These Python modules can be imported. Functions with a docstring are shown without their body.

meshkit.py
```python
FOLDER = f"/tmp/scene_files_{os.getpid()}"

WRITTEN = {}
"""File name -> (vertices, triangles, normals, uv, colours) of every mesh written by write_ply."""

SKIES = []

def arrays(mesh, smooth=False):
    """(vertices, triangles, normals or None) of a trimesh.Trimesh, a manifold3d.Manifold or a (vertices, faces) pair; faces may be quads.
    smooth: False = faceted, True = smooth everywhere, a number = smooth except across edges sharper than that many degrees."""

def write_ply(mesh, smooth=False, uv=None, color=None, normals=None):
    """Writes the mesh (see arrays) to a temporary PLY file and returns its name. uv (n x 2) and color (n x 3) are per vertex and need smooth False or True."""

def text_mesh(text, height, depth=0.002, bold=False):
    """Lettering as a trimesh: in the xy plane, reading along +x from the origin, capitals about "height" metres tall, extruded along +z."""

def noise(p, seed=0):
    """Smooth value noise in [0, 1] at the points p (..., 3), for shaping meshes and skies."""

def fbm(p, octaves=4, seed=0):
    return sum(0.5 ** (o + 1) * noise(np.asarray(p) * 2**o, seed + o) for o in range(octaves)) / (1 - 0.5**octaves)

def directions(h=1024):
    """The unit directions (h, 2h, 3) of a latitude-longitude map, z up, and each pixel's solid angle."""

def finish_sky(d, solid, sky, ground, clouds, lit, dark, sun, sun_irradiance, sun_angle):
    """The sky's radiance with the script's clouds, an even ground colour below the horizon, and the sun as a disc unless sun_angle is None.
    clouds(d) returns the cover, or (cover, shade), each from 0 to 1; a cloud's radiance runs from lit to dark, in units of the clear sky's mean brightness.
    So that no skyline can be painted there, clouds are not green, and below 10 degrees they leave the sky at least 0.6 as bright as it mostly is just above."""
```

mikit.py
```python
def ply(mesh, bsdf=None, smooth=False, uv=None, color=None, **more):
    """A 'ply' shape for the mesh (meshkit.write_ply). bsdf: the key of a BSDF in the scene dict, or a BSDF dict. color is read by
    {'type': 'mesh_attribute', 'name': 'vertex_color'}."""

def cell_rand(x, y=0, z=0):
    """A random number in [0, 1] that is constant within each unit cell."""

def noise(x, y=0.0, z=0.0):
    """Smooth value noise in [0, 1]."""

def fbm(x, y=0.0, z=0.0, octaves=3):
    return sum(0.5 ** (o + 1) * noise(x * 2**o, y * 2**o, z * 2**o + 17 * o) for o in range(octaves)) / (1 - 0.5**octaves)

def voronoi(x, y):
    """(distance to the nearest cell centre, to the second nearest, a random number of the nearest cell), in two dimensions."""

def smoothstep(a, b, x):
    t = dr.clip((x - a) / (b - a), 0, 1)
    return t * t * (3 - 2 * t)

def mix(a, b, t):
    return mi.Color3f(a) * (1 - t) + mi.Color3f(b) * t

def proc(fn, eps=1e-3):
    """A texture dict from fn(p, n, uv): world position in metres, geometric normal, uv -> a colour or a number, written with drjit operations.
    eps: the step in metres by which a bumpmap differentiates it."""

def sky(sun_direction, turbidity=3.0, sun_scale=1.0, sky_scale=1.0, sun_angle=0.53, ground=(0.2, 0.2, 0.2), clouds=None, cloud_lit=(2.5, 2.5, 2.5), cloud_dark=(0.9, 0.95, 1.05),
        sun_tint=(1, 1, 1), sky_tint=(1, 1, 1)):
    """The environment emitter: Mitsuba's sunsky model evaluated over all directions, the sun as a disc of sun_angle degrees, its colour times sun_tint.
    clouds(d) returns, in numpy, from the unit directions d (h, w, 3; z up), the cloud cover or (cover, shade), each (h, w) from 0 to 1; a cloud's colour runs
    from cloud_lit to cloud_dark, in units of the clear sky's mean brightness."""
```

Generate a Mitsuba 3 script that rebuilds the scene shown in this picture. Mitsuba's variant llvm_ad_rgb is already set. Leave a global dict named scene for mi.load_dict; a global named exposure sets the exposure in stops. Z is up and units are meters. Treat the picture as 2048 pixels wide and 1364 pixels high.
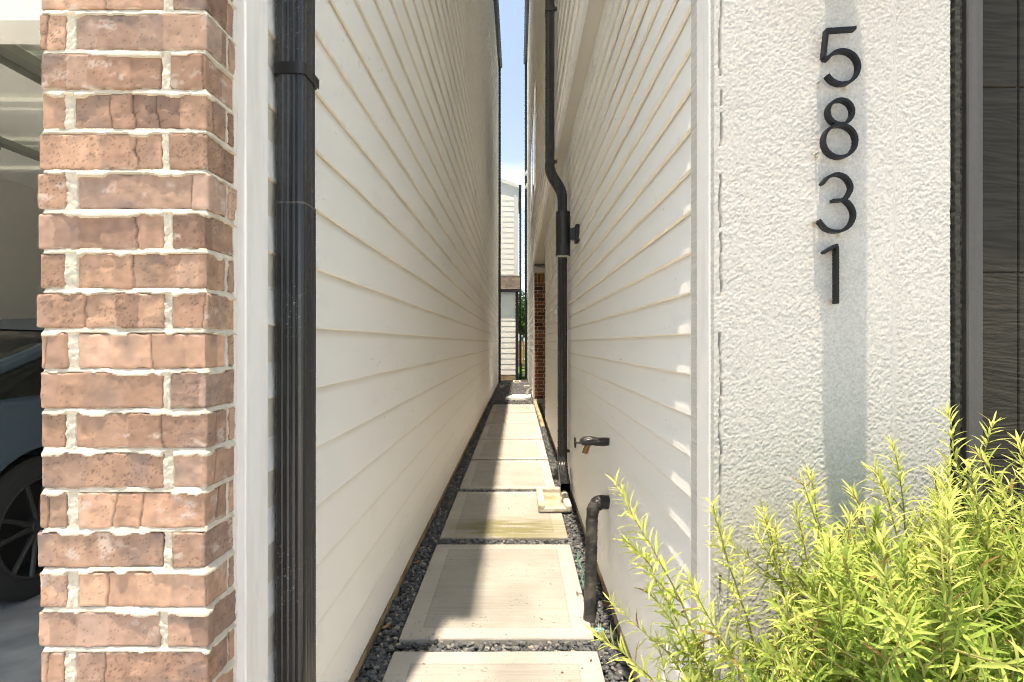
import math, random
import numpy as np, trimesh, manifold3d, shapely
import shapely.geometry as sg
import drjit as dr
import mitsuba as mi
import mikit, meshkit
from mikit import proc, noise, fbm, smoothstep, mix, cell_rand, voronoi

T = mi.ScalarTransform4f
scene, labels = {}, {}

# ------------------------------------------------------------------ camera, sky, exposure
EYE = 1.24                       # metres above the pavers
F = 1100.0                       # focal length in pixels of the 2048 wide photograph
VX, VY = 1036.0, 686.0           # vanishing point of the alley
scene['camera'] = {
    'type': 'perspective', 'fov': math.degrees(2 * math.atan(1024 / F)), 'fov_axis': 'x',
    'principal_point_offset_x': -(VX - 1024) / 2048, 'principal_point_offset_y': -(VY - 682) / 1364,
    'near_clip': 0.02, 'far_clip': 2000.0,
    'to_world': T().look_at(origin=[0, 0, EYE], target=[0, 1, EYE], up=[0, 0, 1])}
SUN = (-0.0304, -0.16, 1.0)


def clouds(d):
    n = meshkit.fbm(d * np.array([5.0, 5.0, 11.0]) + 3.1, 5, 7)
    low = np.clip(1 - np.abs(d[..., 2] - 0.16) / 0.22, 0, 1)
    c = np.clip((n - 0.52) * 5, 0, 1) * low
    c = np.maximum(c * 0.85, 0.03 + 0.06 * meshkit.fbm(d * 3.0, 3, 9))
    return c, np.clip((n - 0.6) * 2, 0, 0.4)


scene['sky'] = mikit.sky(SUN, turbidity=6.0, clouds=clouds, sun_tint=(1.0, 0.99, 0.965), sky_tint=(1.12, 1.06, 1.02), ground=(0.3, 0.29, 0.27))
exposure = 2.62

# ------------------------------------------------------------------ helpers
def dof(px, Y):
    return (px - VX) / F * Y


def zof(py, Y):
    return EYE - (py - VY) / F * Y


used, reserved = {}, set()


def key_for(base):
    n = used.get(base, -1) + 1
    used[base] = n
    k = base if n == 0 else f"{base}_{n:03d}"
    reserved.add(k)
    return k


def add(base, mesh, bsdf, smooth=False, uv=None, color=None, **more):
    k = base if (base in reserved and base not in scene) else key_for(base)
    scene[k] = mikit.ply(mesh, bsdf, smooth, uv, color, **more)
    return k


def lab(k, label=None, cat=None, group=None, kind=None):
    d = labels.setdefault(k, {})
    for a, v in (('label', label), ('category', cat), ('group', group), ('kind', kind)):
        if v:
            d[a] = v
    return k


def box(x0, x1, y0, y1, z0, z1):
    v = np.array([[x, y, z] for x in (x0, x1) for y in (y0, y1) for z in (z0, z1)], float)
    f = np.array([[0, 1, 3, 2], [4, 6, 7, 5], [0, 4, 5, 1], [2, 3, 7, 6], [0, 2, 6, 4], [1, 5, 7, 3]])
    f = np.vstack([f[:, [0, 1, 2]], f[:, [0, 2, 3]]])
    return trimesh.Trimesh(v, f, process=False)


def cbox(x0, x1, y0, y1, z0, z1, c=0.003):
    """a box with chamfered edges"""
    p = []
    for x, sx in ((x0, 1), (x1, -1)):
        for y, sy in ((y0, 1), (y1, -1)):
            for z, sz in ((z0, 1), (z1, -1)):
                p += [(x, y + sy * c, z + sz * c), (x + sx * c, y, z + sz * c), (x + sx * c, y + sy * c, z)]
    return trimesh.convex.convex_hull(np.array(p))


def cat(ms):
    return trimesh.util.concatenate(ms)


def grid_faces(nu, nv, flip=False):
    i, j = np.meshgrid(np.arange(nu - 1), np.arange(nv - 1), indexing='ij')
    a, b, c, d = i * nv + j, (i + 1) * nv + j, (i + 1) * nv + j + 1, i * nv + j + 1
    q = np.stack([a, b, c, d], -1).reshape(-1, 4)
    if flip:
        q = q[:, ::-1]
    return np.vstack([q[:, [0, 1, 2]], q[:, [0, 2, 3]]])


def tube(points, r, n=12, cap=True):
    p = np.asarray(points, float)
    r = np.broadcast_to(r, (len(p),))
    t = np.gradient(p, axis=0)
    t /= np.linalg.norm(t, axis=1, keepdims=True)
    ref = np.array([0.31, 0.23, 0.92]) if abs(t[0] @ [0.31, 0.23, 0.92]) < 0.9 else np.array([1.0, 0, 0])
    a = []
    for k in range(len(p)):
        ref = ref - t[k] * (ref @ t[k])
        ref = ref / np.linalg.norm(ref)
        a.append(ref)
    a = np.array(a)
    b = np.cross(t, a)
    ang = np.arange(n) * 2 * np.pi / n
    v = p[:, None] + r[:, None, None] * (np.cos(ang)[None, :, None] * a[:, None] + np.sin(ang)[None, :, None] * b[:, None])
    v = v.reshape(-1, 3)
    i, j = np.meshgrid(np.arange(len(p) - 1), np.arange(n), indexing='ij')
    q = np.stack([i * n + j, i * n + (j + 1) % n, (i + 1) * n + (j + 1) % n, (i + 1) * n + j], -1).reshape(-1, 4)
    f = np.vstack([q[:, [0, 1, 2]], q[:, [0, 2, 3]]])
    if cap:
        m = len(v)
        v = np.vstack([v, p[0], p[-1]])
        e = (len(p) - 1) * n
        k = np.arange(n)
        f = np.vstack([f, np.stack([np.full(n, m), (k + 1) % n, k], 1), np.stack([np.full(n, m + 1), e + k, e + (k + 1) % n], 1)])
    return trimesh.Trimesh(v, f, process=False)


def cyl(p0, p1, r0, r1=None, n=20):
    return tube([p0, p1], [r0, r0 if r1 is None else r1], n)


def bezier(p, n):
    p = np.asarray(p, float)
    t = np.linspace(0, 1, n)[:, None]
    if len(p) == 3:
        return (1 - t) ** 2 * p[0] + 2 * t * (1 - t) * p[1] + t ** 2 * p[2]
    return (1 - t) ** 3 * p[0] + 3 * t * (1 - t) ** 2 * p[1] + 3 * t ** 2 * (1 - t) * p[2] + t ** 3 * p[3]


def spline(pts, n=60):
    """Catmull-Rom through points"""
    p = np.asarray(pts, float)
    p = np.vstack([2 * p[0] - p[1], p, 2 * p[-1] - p[-2]])
    out = []
    per = max(2, n // (len(p) - 3))
    for k in range(1, len(p) - 2):
        t = np.linspace(0, 1, per, endpoint=False)[:, None]
        a, b, c, d = p[k - 1], p[k], p[k + 1], p[k + 2]
        out.append(0.5 * (2 * b + (c - a) * t + (2 * a - 5 * b + 4 * c - d) * t ** 2 + (3 * b - a - 3 * c + d) * t ** 3))
    out.append(p[-2:-1])
    return np.vstack(out)


# ------------------------------------------------------------------ materials
def rgb(*c):
    return {'type': 'rgb', 'value': [float(x) for x in c]}


def mat(name, color, rough=0.6, spec=0.4, bump=None, eps=1e-3, **kw):
    base = color if isinstance(color, dict) else (proc(color) if callable(color) else rgb(*color))
    b = {'type': 'principled', 'base_color': base, 'roughness': rough, 'specular': spec, **kw}
    if bump:
        b = {'type': 'bumpmap', 'tex': proc(bump[0], eps), 'scale': bump[1], 'bsdf': b}
    scene[name] = {'type': 'twosided', 'bsdf': b}


def siding_col(p, n, uv):
    d = fbm(p.y * 0.9, p.z * 1.1, p.x * 0.5, 3)
    streak = smoothstep(0.60, 0.85, fbm(p.y * 3.0 + 9, p.z * 14.0, 3.3, 4))
    speck = smoothstep(0.93, 0.97, noise(p.y * 60, p.z * 70, 4.0)) * smoothstep(0.55, 0.7, fbm(p.y * 2, p.z * 3, 8.0, 2))
    c = mix((0.835, 0.835, 0.815), (0.815, 0.813, 0.79), d)
    return c * (1 - 0.05 * streak) * (1 - 0.35 * speck)


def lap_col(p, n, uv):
    lap_shade = smoothstep(-0.80, -0.97, uv.x) * (0.55 + 0.9 * fbm(p.y * 4, p.z * 9, 2.0, 3))  # contact shade below each lap, painted into the board colour
    return mix(siding_col(p, n, uv) * (1 - mi.Color3f(0.15, 0.17, 0.21) * lap_shade), mix((0.84, 0.785, 0.68), (0.80, 0.73, 0.60), fbm(p.y * 3, p.z * 3, 1.0, 3)), smoothstep(0.4, 0.6, uv.x))  # cream lower edges: warm bounced light put into the colour


def siding_bump(p, n, uv):
    w = fbm(p.y * 1.6, p.z * 5.0, 2.0, 2) * 9.0
    g = fbm(p.y * 5.0, p.z * 150.0 + w * 2.2, 1.0, 2)
    return g + 0.35 * fbm(p.y * 16, p.z * 330 + w, 5.0, 2)


mat('m_siding', siding_col, 0.48, 0.4, (siding_bump, 0.0006), 1e-3)
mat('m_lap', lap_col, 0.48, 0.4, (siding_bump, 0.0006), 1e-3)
mat('m_trim', lambda p, n, uv: mix((0.80, 0.79, 0.775), (0.70, 0.69, 0.665), smoothstep(0.45, 0.85, fbm(p.x * 30 + p.y * 30, p.z * 3.0, 1.0, 4))), 0.5, 0.4,
    (lambda p, n, uv: fbm((p.x + p.y) * 240, p.z * 6, 0.0, 3), 0.0007))
mat('m_caulk', (0.66, 0.62, 0.54), 0.6, 0.3, (lambda p, n, uv: fbm(p.x * 120, p.y * 120, p.z * 25, 3), 0.001))
mat('m_soffit', (0.66, 0.64, 0.58), 0.6, 0.3)


def stucco_col(p, n, uv):
    g = fbm(p.x * 2.5, p.z * 2.5, 1.0, 4)
    f = fbm(p.x * 300, p.z * 300, 4.0, 2)
    rust = mi.Float(0)
    for (x, z, r) in RUST:
        dx, dz = (p.x - x) / r, (p.z - z) / (r * 1.3)
        rust = dr.maximum(rust, dr.exp(-(dx * dx + dz * dz)) * smoothstep(0.35, 0.6, fbm(p.x * 160, p.z * 160, 8.0, 3)))
    c = mix((0.50, 0.492, 0.468), (0.455, 0.447, 0.424), g) * (0.82 + 0.35 * f)
    return mix(c, (0.36, 0.25, 0.15), rust * 0.8)


RUST = []          # filled below where the pins of the house numbers meet the stucco
mat('m_stucco', stucco_col, 0.8, 0.2)
scene['m_brick'] = {'type': 'twosided', 'bsdf': {'type': 'bumpmap', 'tex': proc(lambda p, n, uv: fbm(p.x * 420, p.y * 420, p.z * 420, 2), 5e-4), 'scale': 0.0009,
                    'bsdf': {'type': 'principled', 'base_color': {'type': 'mesh_attribute', 'name': 'vertex_color'}, 'roughness': 0.8, 'specular': 0.25}}}
scene['m_mortar'] = {'type': 'twosided', 'bsdf': {'type': 'bumpmap', 'tex': proc(lambda p, n, uv: fbm(p.x * 500, p.y * 500, p.z * 500, 2), 5e-4), 'scale': 0.0011,
                     'bsdf': {'type': 'principled', 'base_color': {'type': 'mesh_attribute', 'name': 'vertex_color'}, 'roughness': 0.9, 'specular': 0.15}}}
scene['m_vertex'] = {'type': 'twosided', 'bsdf': {'type': 'principled', 'base_color': {'type': 'mesh_attribute', 'name': 'vertex_color'}, 'roughness': 0.7, 'specular': 0.3}}


def metal_col(p, n, uv):
    sp = smoothstep(0.81, 0.87, noise(p.x * 260 + p.y * 190, p.y * 260, p.z * 230)) * smoothstep(0.45, 0.75, fbm(p.x * 9 + 2, p.y * 9, p.z * 3.0, 2))
    dust = smoothstep(0.42, 0.9, fbm((p.x + p.y) * 90, p.z * 1.6, 3.0, 5)) * (0.4 + 0.6 * fbm((p.x + p.y) * 300, p.z * 120, 1.0, 2))
    c = mix((0.012, 0.013, 0.015), (0.075, 0.076, 0.076), dust)
    return mix(c, (0.42, 0.42, 0.40), sp * 0.6)


mat('m_downspout', metal_col, 0.25, 0.55)
mat('m_blackmetal', (0.012, 0.012, 0.013), 0.38, 0.5)
mat('m_number', (0.006, 0.006, 0.0065), 0.45, 0.35)
mat('m_gutter', (0.02, 0.02, 0.023), 0.4, 0.5)
mat('m_tape', (0.022, 0.022, 0.024), 0.3, 0.5, (lambda p, n, uv: fbm(p.x * 60, p.y * 60, p.z * 140, 3), 0.006))
mat('m_foam', lambda p, n, uv: mix((0.075, 0.07, 0.062), (0.02, 0.02, 0.02), smoothstep(0.3, 0.7, fbm(p.x * 18, p.y * 18, p.z * 14, 4))), 0.5, 0.4,
    (lambda p, n, uv: fbm(p.x * 40, p.y * 40, p.z * 120, 3), 0.005))
mat('m_brass', (0.24, 0.14, 0.05), 0.4, 0.5, None, 1e-3, metallic=0.85)


def concrete_col(p, n, uv):
    edge = dr.minimum(dr.minimum(uv.x, 0.82 - uv.x), dr.minimum(uv.y, 1.1 - uv.y))
    field = smoothstep(0.084, 0.092, edge)
    broom = fbm(p.x * 6.0, p.y * 170, 3.0, 3)
    g = fbm(p.x * 5, p.y * 5, 1.0, 5)
    pits = smoothstep(0.88, 0.93, noise(p.x * 110, p.y * 130, 2.0)) * smoothstep(0.42, 0.62, fbm(p.x * 5, p.y * 5, 9.0, 2))
    st = smoothstep(0.5, 0.8, fbm(p.x * 2.4 + 3, p.y * 1.7, 6.0, 5))
    c = mix((0.45, 0.44, 0.41), (0.31, 0.30, 0.272), g * 0.7 + 0.3 * broom) * (1 - 0.16 * st)
    c = mix(c * 1.06, c * 0.80, field * (0.4 + 0.6 * broom))
    line = smoothstep(0.006, 0.0, dr.abs(edge - 0.088))
    c = c * (1 - 0.22 * line) * (1 - 0.45 * pits)
    # algae around the splash block's outlet
    dx, dy = (p.x + 0.02) / 0.40, (p.y - 3.68) / 0.20
    wet = dr.exp(-(dx * dx + dy * dy)) * smoothstep(0.15, 0.6, fbm(p.x * 5, p.y * 22, 5.0, 4))
    c = mix(c, mi.Color3f(0.17, 0.165, 0.07) * (0.6 + 0.8 * broom), dr.minimum(wet * 1.3, 0.85))
    return c


mat('m_paver', concrete_col, 0.85, 0.2, (lambda p, n, uv: fbm(p.x * 14, p.y * 200, 1.0, 3), 0.0012))
mat('m_concrete', lambda p, n, uv: mix((0.56, 0.55, 0.52), (0.48, 0.47, 0.44), fbm(p.x * 3, p.y * 3, p.z * 3, 5)), 0.85, 0.2)
mat('m_foundation', lambda p, n, uv: mix((0.40, 0.31, 0.205), (0.20, 0.155, 0.10), smoothstep(0.35, 0.75, fbm(p.y * 9 + p.x * 9, p.z * 30, 2.0, 5))), 0.9, 0.2)
mat('m_splash', lambda p, n, uv: mix((0.58, 0.56, 0.50), (0.40, 0.37, 0.26), smoothstep(0.4, 0.8, fbm(p.x * 14, p.y * 14, p.z * 20, 4))), 0.8, 0.2)
mat('m_soil', (0.05, 0.045, 0.04), 0.95, 0.1)
mat('m_mulch', lambda p, n, uv: mix((0.12, 0.085, 0.06), (0.035, 0.025, 0.02), fbm(p.x * 40, p.y * 40, 1.0, 4)), 0.95, 0.1)


def door_bump(p, n, uv):
    w = fbm(p.x * 3.0, p.z * 7.0, 2.0, 3) * 7
    return fbm(p.x * 9.0, p.z * 160.0 + w * 2.4, 1.0, 3) + 0.5 * fbm(p.x * 60, p.z * 220, 4.0, 2)


mat('m_door', lambda p, n, uv: mix((0.046, 0.042, 0.033), (0.027, 0.025, 0.019), smoothstep(0.2, 0.8, fbm(p.x * 12, p.z * 210 + 14 * fbm(p.x * 3, p.z * 7, 2.0, 3), 2.0, 3))), 0.7, 0.25, (door_bump, 0.0025))
mat('m_greytrim', lambda p, n, uv: mix((0.095, 0.094, 0.090), (0.062, 0.061, 0.058), fbm(p.x * 60, p.z * 4, 2.0, 5)), 0.55, 0.4,
    (lambda p, n, uv: fbm(p.x * 200, p.z * 14, 0.0, 3), 0.001))
mat('m_darkedge', (0.035, 0.035, 0.03), 0.8, 0.3, (lambda p, n, uv: fbm(p.x * 100, p.y * 100, p.z * 100, 3), 0.004))
mat('m_interior', (0.82, 0.80, 0.76), 0.8, 0.2)
mat('m_ceiling', (0.86, 0.86, 0.82), 0.7, 0.2)
mat('m_paneldoor', (0.82, 0.83, 0.76), 0.5, 0.4)
mat('m_galv', (0.30, 0.31, 0.27), 0.45, 0.5, None, 1e-3, metallic=0.4)
mat('m_garagefloor', lambda p, n, uv: mix((0.44, 0.44, 0.41), (0.20, 0.205, 0.20), fbm(p.x * 6 + p.y * 3, p.y * 9 - p.x * 4, 1.0, 5)), 0.5, 0.4)
mat('m_carpaint', (0.095, 0.14, 0.18), 0.28, 0.5, None, 1e-3, clearcoat=0.8, clearcoat_gloss=0.9, metallic=0.35)
mat('m_carglass', (0.010, 0.012, 0.011), 0.05, 0.6)
mat('m_tyre', (0.04, 0.04, 0.038), 0.75, 0.3)
mat('m_rim', (0.10, 0.10, 0.095), 0.35, 0.5, None, 1e-3, metallic=0.7)
mat('m_shingle', lambda p, n, uv: mix((0.06, 0.052, 0.046), (0.13, 0.113, 0.10), cell_rand(p.x * 9, p.z * 12, p.y * 3) * 0.7 + 0.3 * fbm(p.x * 40, p.y * 40, p.z * 40, 2)), 0.95, 0.1)
mat('m_farwhite', (0.86, 0.86, 0.85), 0.6, 0.3)
mat('m_vinyl', (0.80, 0.80, 0.79), 0.45, 0.4)
mat('m_grass', lambda p, n, uv: mix((0.10, 0.17, 0.035), (0.055, 0.10, 0.02), fbm(p.x * 3, p.y * 3, 1.0, 4)), 0.9, 0.1)
mat('m_greyhose', (0.26, 0.28, 0.29), 0.6, 0.3)
mat('m_fencewood', (0.30, 0.17, 0.09), 0.8, 0.2)
mat('m_bark', (0.12, 0.08, 0.05), 0.9, 0.1)
mat('m_glass', (0.05, 0.07, 0.09), 0.03, 0.8)
mat('m_lens', (0.55, 0.55, 0.52), 0.3, 0.5)
mat('m_stem', (0.27, 0.26, 0.09), 0.7, 0.2)
scene['m_leaf'] = {'type': 'principledthin', 'base_color': {'type': 'mesh_attribute', 'name': 'vertex_color'}, 'roughness': 0.45, 'diff_trans': 0.85, 'spec_trans': 0.0, 'eta': 1.4}

# ------------------------------------------------------------------ layout constants
XL, XR, XU = -0.6025, 0.428, 0.325      # faces of the left wall, lower right wall, upper right wall
YL_END, YR_END = 17.0, 19.8
ZL_EAVE, ZR_EAVE = 9.86, 11.4
Y_PIER = 1.0516
Y_STUC = 1.20
GZ = -0.032                              # gravel bed

# ------------------------------------------------------------------ ground
add('ground', box(-400, 400, -400, 600, -1.0, -0.12), 'm_grass'); lab('ground', kind='structure')
add('driveway', box(-9.5, 9.0, -14.0, 0.72, -0.2, -0.01), 'm_concrete'); lab('driveway', kind='structure')
add('floor', box(-4.7, -0.93, 0.722, 7.2, -0.2, -0.006), 'm_garagefloor'); lab('floor', kind='structure')
add('gravel_bed', box(-0.925, 0.80, 0.722, 19.0, -0.2, GZ), 'm_soil'); lab('gravel_bed', kind='structure')
add('planting_bed', box(0.33, 9.0, 0.722, 1.30, -0.2, -0.02), 'm_mulch'); lab('planting_bed', kind='structure')
add('lawn', box(-1.5, 6, 21.0, 40, -0.2, -0.06), 'm_grass'); lab('lawn', kind='structure')
add('street', box(-60, 60, 40.5, 48, -0.2, -0.1), 'm_concrete'); lab('street', kind='structure')

# ------------------------------------------------------------------ path of pavers
PX0, PX1 = -0.50, 0.32


def paver(y0, y1):
    b, c = 0.006, 0.004
    rings = [(0.0, -0.09), (0.0, -b), (c, 0.0)]
    rng = np.random.default_rng(int(y0 * 1000))
    n = 14
    v, uv = [], []
    for inset, z in rings:
        x0, x1, ya, yb = PX0 + inset, PX1 - inset, y0 + inset, y1 - inset
        ts = np.linspace(0, 1, n, endpoint=False)
        pts = [(x0 + (x1 - x0) * t, ya) for t in ts] + [(x1, ya + (yb - ya) * t) for t in ts] + [(x1 - (x1 - x0) * t, yb) for t in ts] + [(x0, yb - (yb - ya) * t) for t in ts]
        v += [(p[0], p[1], z) for p in pts]
    v = np.array(v)
    m = 4 * n
    w = (meshkit.noise(np.c_[v[:, 0] * 14, v[:, 1] * 14, np.full(len(v), y0)]) - 0.5) * 0.006
    v[:, 1] += w; v[:, 0] += w * 0.6
    f = []
    for r in range(2):
        for i in range(m):
            a, b2 = r * m + i, r * m + (i + 1) % m
            f += [(a, b2, b2 + m), (a, b2 + m, a + m)]
    c0 = len(v)
    v = np.vstack([v, [(PX0 + PX1) / 2, (y0 + y1) / 2, 0.0]])
    f += [(c0, 2 * m + i, 2 * m + (i + 1) % m) for i in range(m)]
    uvs = np.c_[v[:, 0] - PX0, (v[:, 1] - y0) * 1.1 / (y1 - y0)]
    # separate the top so that its shading normal stays flat: no smoothing used
    return (v, np.array(f)), uvs


lab('path', kind='structure')
PAVERS = [(1.10, 2.214), (2.312, 3.389), (3.506, 4.588), (4.69, 5.817), (5.88, 7.067), (7.13, 8.404), (8.47, 9.79), (9.855, 11.09)]
for y0, y1 in PAVERS:
    m, uvs = paver(y0, y1)
    add('path__paver', m, 'm_paver', False, uvs)


# ------------------------------------------------------------------ gravel
def stones(areas, seed):
    rng = np.random.default_rng(seed)
    base = trimesh.creation.icosphere(subdivisions=0)
    bv, bf = np.array(base.vertices), np.array(base.faces)
    V, Fc, C = [], [], []
    off = 0
    for x0, x1, y0, y1, dens, size, layers in areas:
        n = int((x1 - x0) * (y1 - y0) * dens * layers)
        P = rng.uniform([x0, y0], [x1, y1], (n, 2))
        lay = rng.integers(0, layers, n)
        for k in range(n):
            s = size * rng.uniform(0.55, 1.25)
            sc = np.array([1.0, rng.uniform(0.6, 0.9), rng.uniform(0.45, 0.7)]) * s
            v = bv * (1 + rng.uniform(-0.28, 0.28, (12, 1)))
            a, b2 = rng.uniform(0, 2 * np.pi), rng.uniform(-0.5, 0.5)
            v = v * sc
            ca, sa, cb, sb = math.cos(a), math.sin(a), math.cos(b2), math.sin(b2)
            v = v @ np.array([[1, 0, 0], [0, cb, -sb], [0, sb, cb]]).T @ np.array([[ca, -sa, 0], [sa, ca, 0], [0, 0, 1]]).T
            v += [P[k, 0], P[k, 1], GZ + 0.004 + 0.012 * lay[k] + rng.uniform(0, 0.006)]
            t = rng.random()
            c = np.array([0.088, 0.096, 0.104]) * rng.uniform(0.6, 1.5)
            if t > 0.95:
                c = np.array([0.30, 0.27, 0.23])
            elif t > 0.86:
                c = np.array([0.20, 0.20, 0.195])
            V.append(v); Fc.append(bf + off); C.append(np.tile(c, (12, 1)))
            off += 12
    return (np.vstack(V), np.vstack(Fc)), np.vstack(C)


areas = [(-0.60, -0.505, 1.8, 6.0, 3500, 0.0128, 2), (0.325, 0.432, 1.5, 6.0, 3500, 0.0128, 2),
         (-0.60, -0.50, 6.0, 11.2, 1700, 0.015, 2), (0.325, 0.43, 6.0, 11.2, 1700, 0.015, 2), (0.43, 0.78, 8.8, 11.4, 900, 0.02, 1),
         (-0.60, 0.33, 11.10, 17.6, 1100, 0.018, 2)]
for (a, b), (c, d) in zip(PAVERS[:-1], PAVERS[1:]):
    areas.append((PX0 - 0.01, PX1 + 0.01, b + 0.006, c - 0.006, 3500 if b < 4.6 else 2500, 0.0125, 2))
m, c = stones(areas, 5)
add('gravel', m, 'm_vertex', False, None, c)
lab('gravel', 'dark grey crushed stone filling the gaps around the path pavers', 'gravel', kind='stuff')

# ------------------------------------------------------------------ lap siding
def plank(face, out, y0, y1, z0, z1, thick=0.010, seed=0, drop=0.03):
    """one board of lap siding; face: x of its lower outer edge, out: +1 if the outside is towards +x"""
    n = max(2, int((y1 - y0) / 0.35) + 1)
    y = np.linspace(y0, y1, n)
    rng = np.random.default_rng(seed)
    w = (meshkit.noise(np.c_[y * 1.3, np.full(n, seed * 7.7), np.zeros(n)]) - 0.5) * 0.0022
    zb = z0 + (meshkit.noise(np.c_[y * 0.8, np.full(n, seed * 3.1), np.ones(n)]) - 0.5) * 0.003
    b = 0.0030
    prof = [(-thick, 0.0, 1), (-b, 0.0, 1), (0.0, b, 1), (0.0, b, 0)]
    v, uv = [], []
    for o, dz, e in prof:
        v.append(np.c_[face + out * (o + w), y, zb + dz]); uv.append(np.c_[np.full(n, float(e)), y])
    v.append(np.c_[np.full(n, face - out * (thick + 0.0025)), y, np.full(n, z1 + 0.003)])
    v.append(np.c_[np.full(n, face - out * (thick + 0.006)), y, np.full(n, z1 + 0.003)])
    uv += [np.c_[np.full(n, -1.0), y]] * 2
    v = np.array(v)                      # 6 x n x 3
    q = []
    for r in (0, 1, 3, 4):
        i = np.arange(n - 1)
        q.append(np.stack([r * n + i, (r + 1) * n + i, (r + 1) * n + i + 1, r * n + i + 1], -1))
    q = np.vstack(q)
    if out > 0:
        q = q[:, ::-1]
    fc = np.vstack([q[:, [0, 1, 2]], q[:, [0, 2, 3]]])
    caps = []
    for e, rev in ((0, 1), (n - 1, 0)):
        idx = [r * n + e for r in (0, 1, 2, 4, 5)]
        if (out > 0) == bool(rev):
            idx = idx[::-1]
        caps += [(idx[0], idx[i], idx[i + 1]) for i in range(1, 4)]
    return (v.reshape(-1, 3), np.vstack([fc, caps])), np.vstack(uv)


def siding(key, face, out, y0, y1, zs, bsdf='m_lap', thick=0.010, seed=0, joints=0.0):
    """rows of boards; joints: board length, the butt joints staggered from row to row"""
    rg_ = np.random.default_rng(seed + 40)
    for i in range(len(zs) - 1):
        cuts = [y0]
        if joints:
            c = y0 + rg_.uniform(0.35, 1.0) * joints
            while c < y1 - 0.5:
                cuts.append(c); c += joints
        cuts.append(y1)
        for a, b in zip(cuts[:-1], cuts[1:]):
            m, uvs = plank(face + rg_.uniform(-.0006, .0006), out, a + (.0009 if a > y0 else 0), b - (.0009 if b < y1 else 0), zs[i] + rg_.uniform(-.0006, .0006), zs[i + 1], thick, seed * 100 + i)
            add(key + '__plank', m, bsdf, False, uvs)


def rows(z0, z1, ref, e):
    k0 = math.ceil((z0 - ref) / e + 0.25)
    z = [z0] + [ref + e * k for k in range(k0, 500) if ref + e * k < z1 - 0.3 * e] + [z1]
    return z


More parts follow.
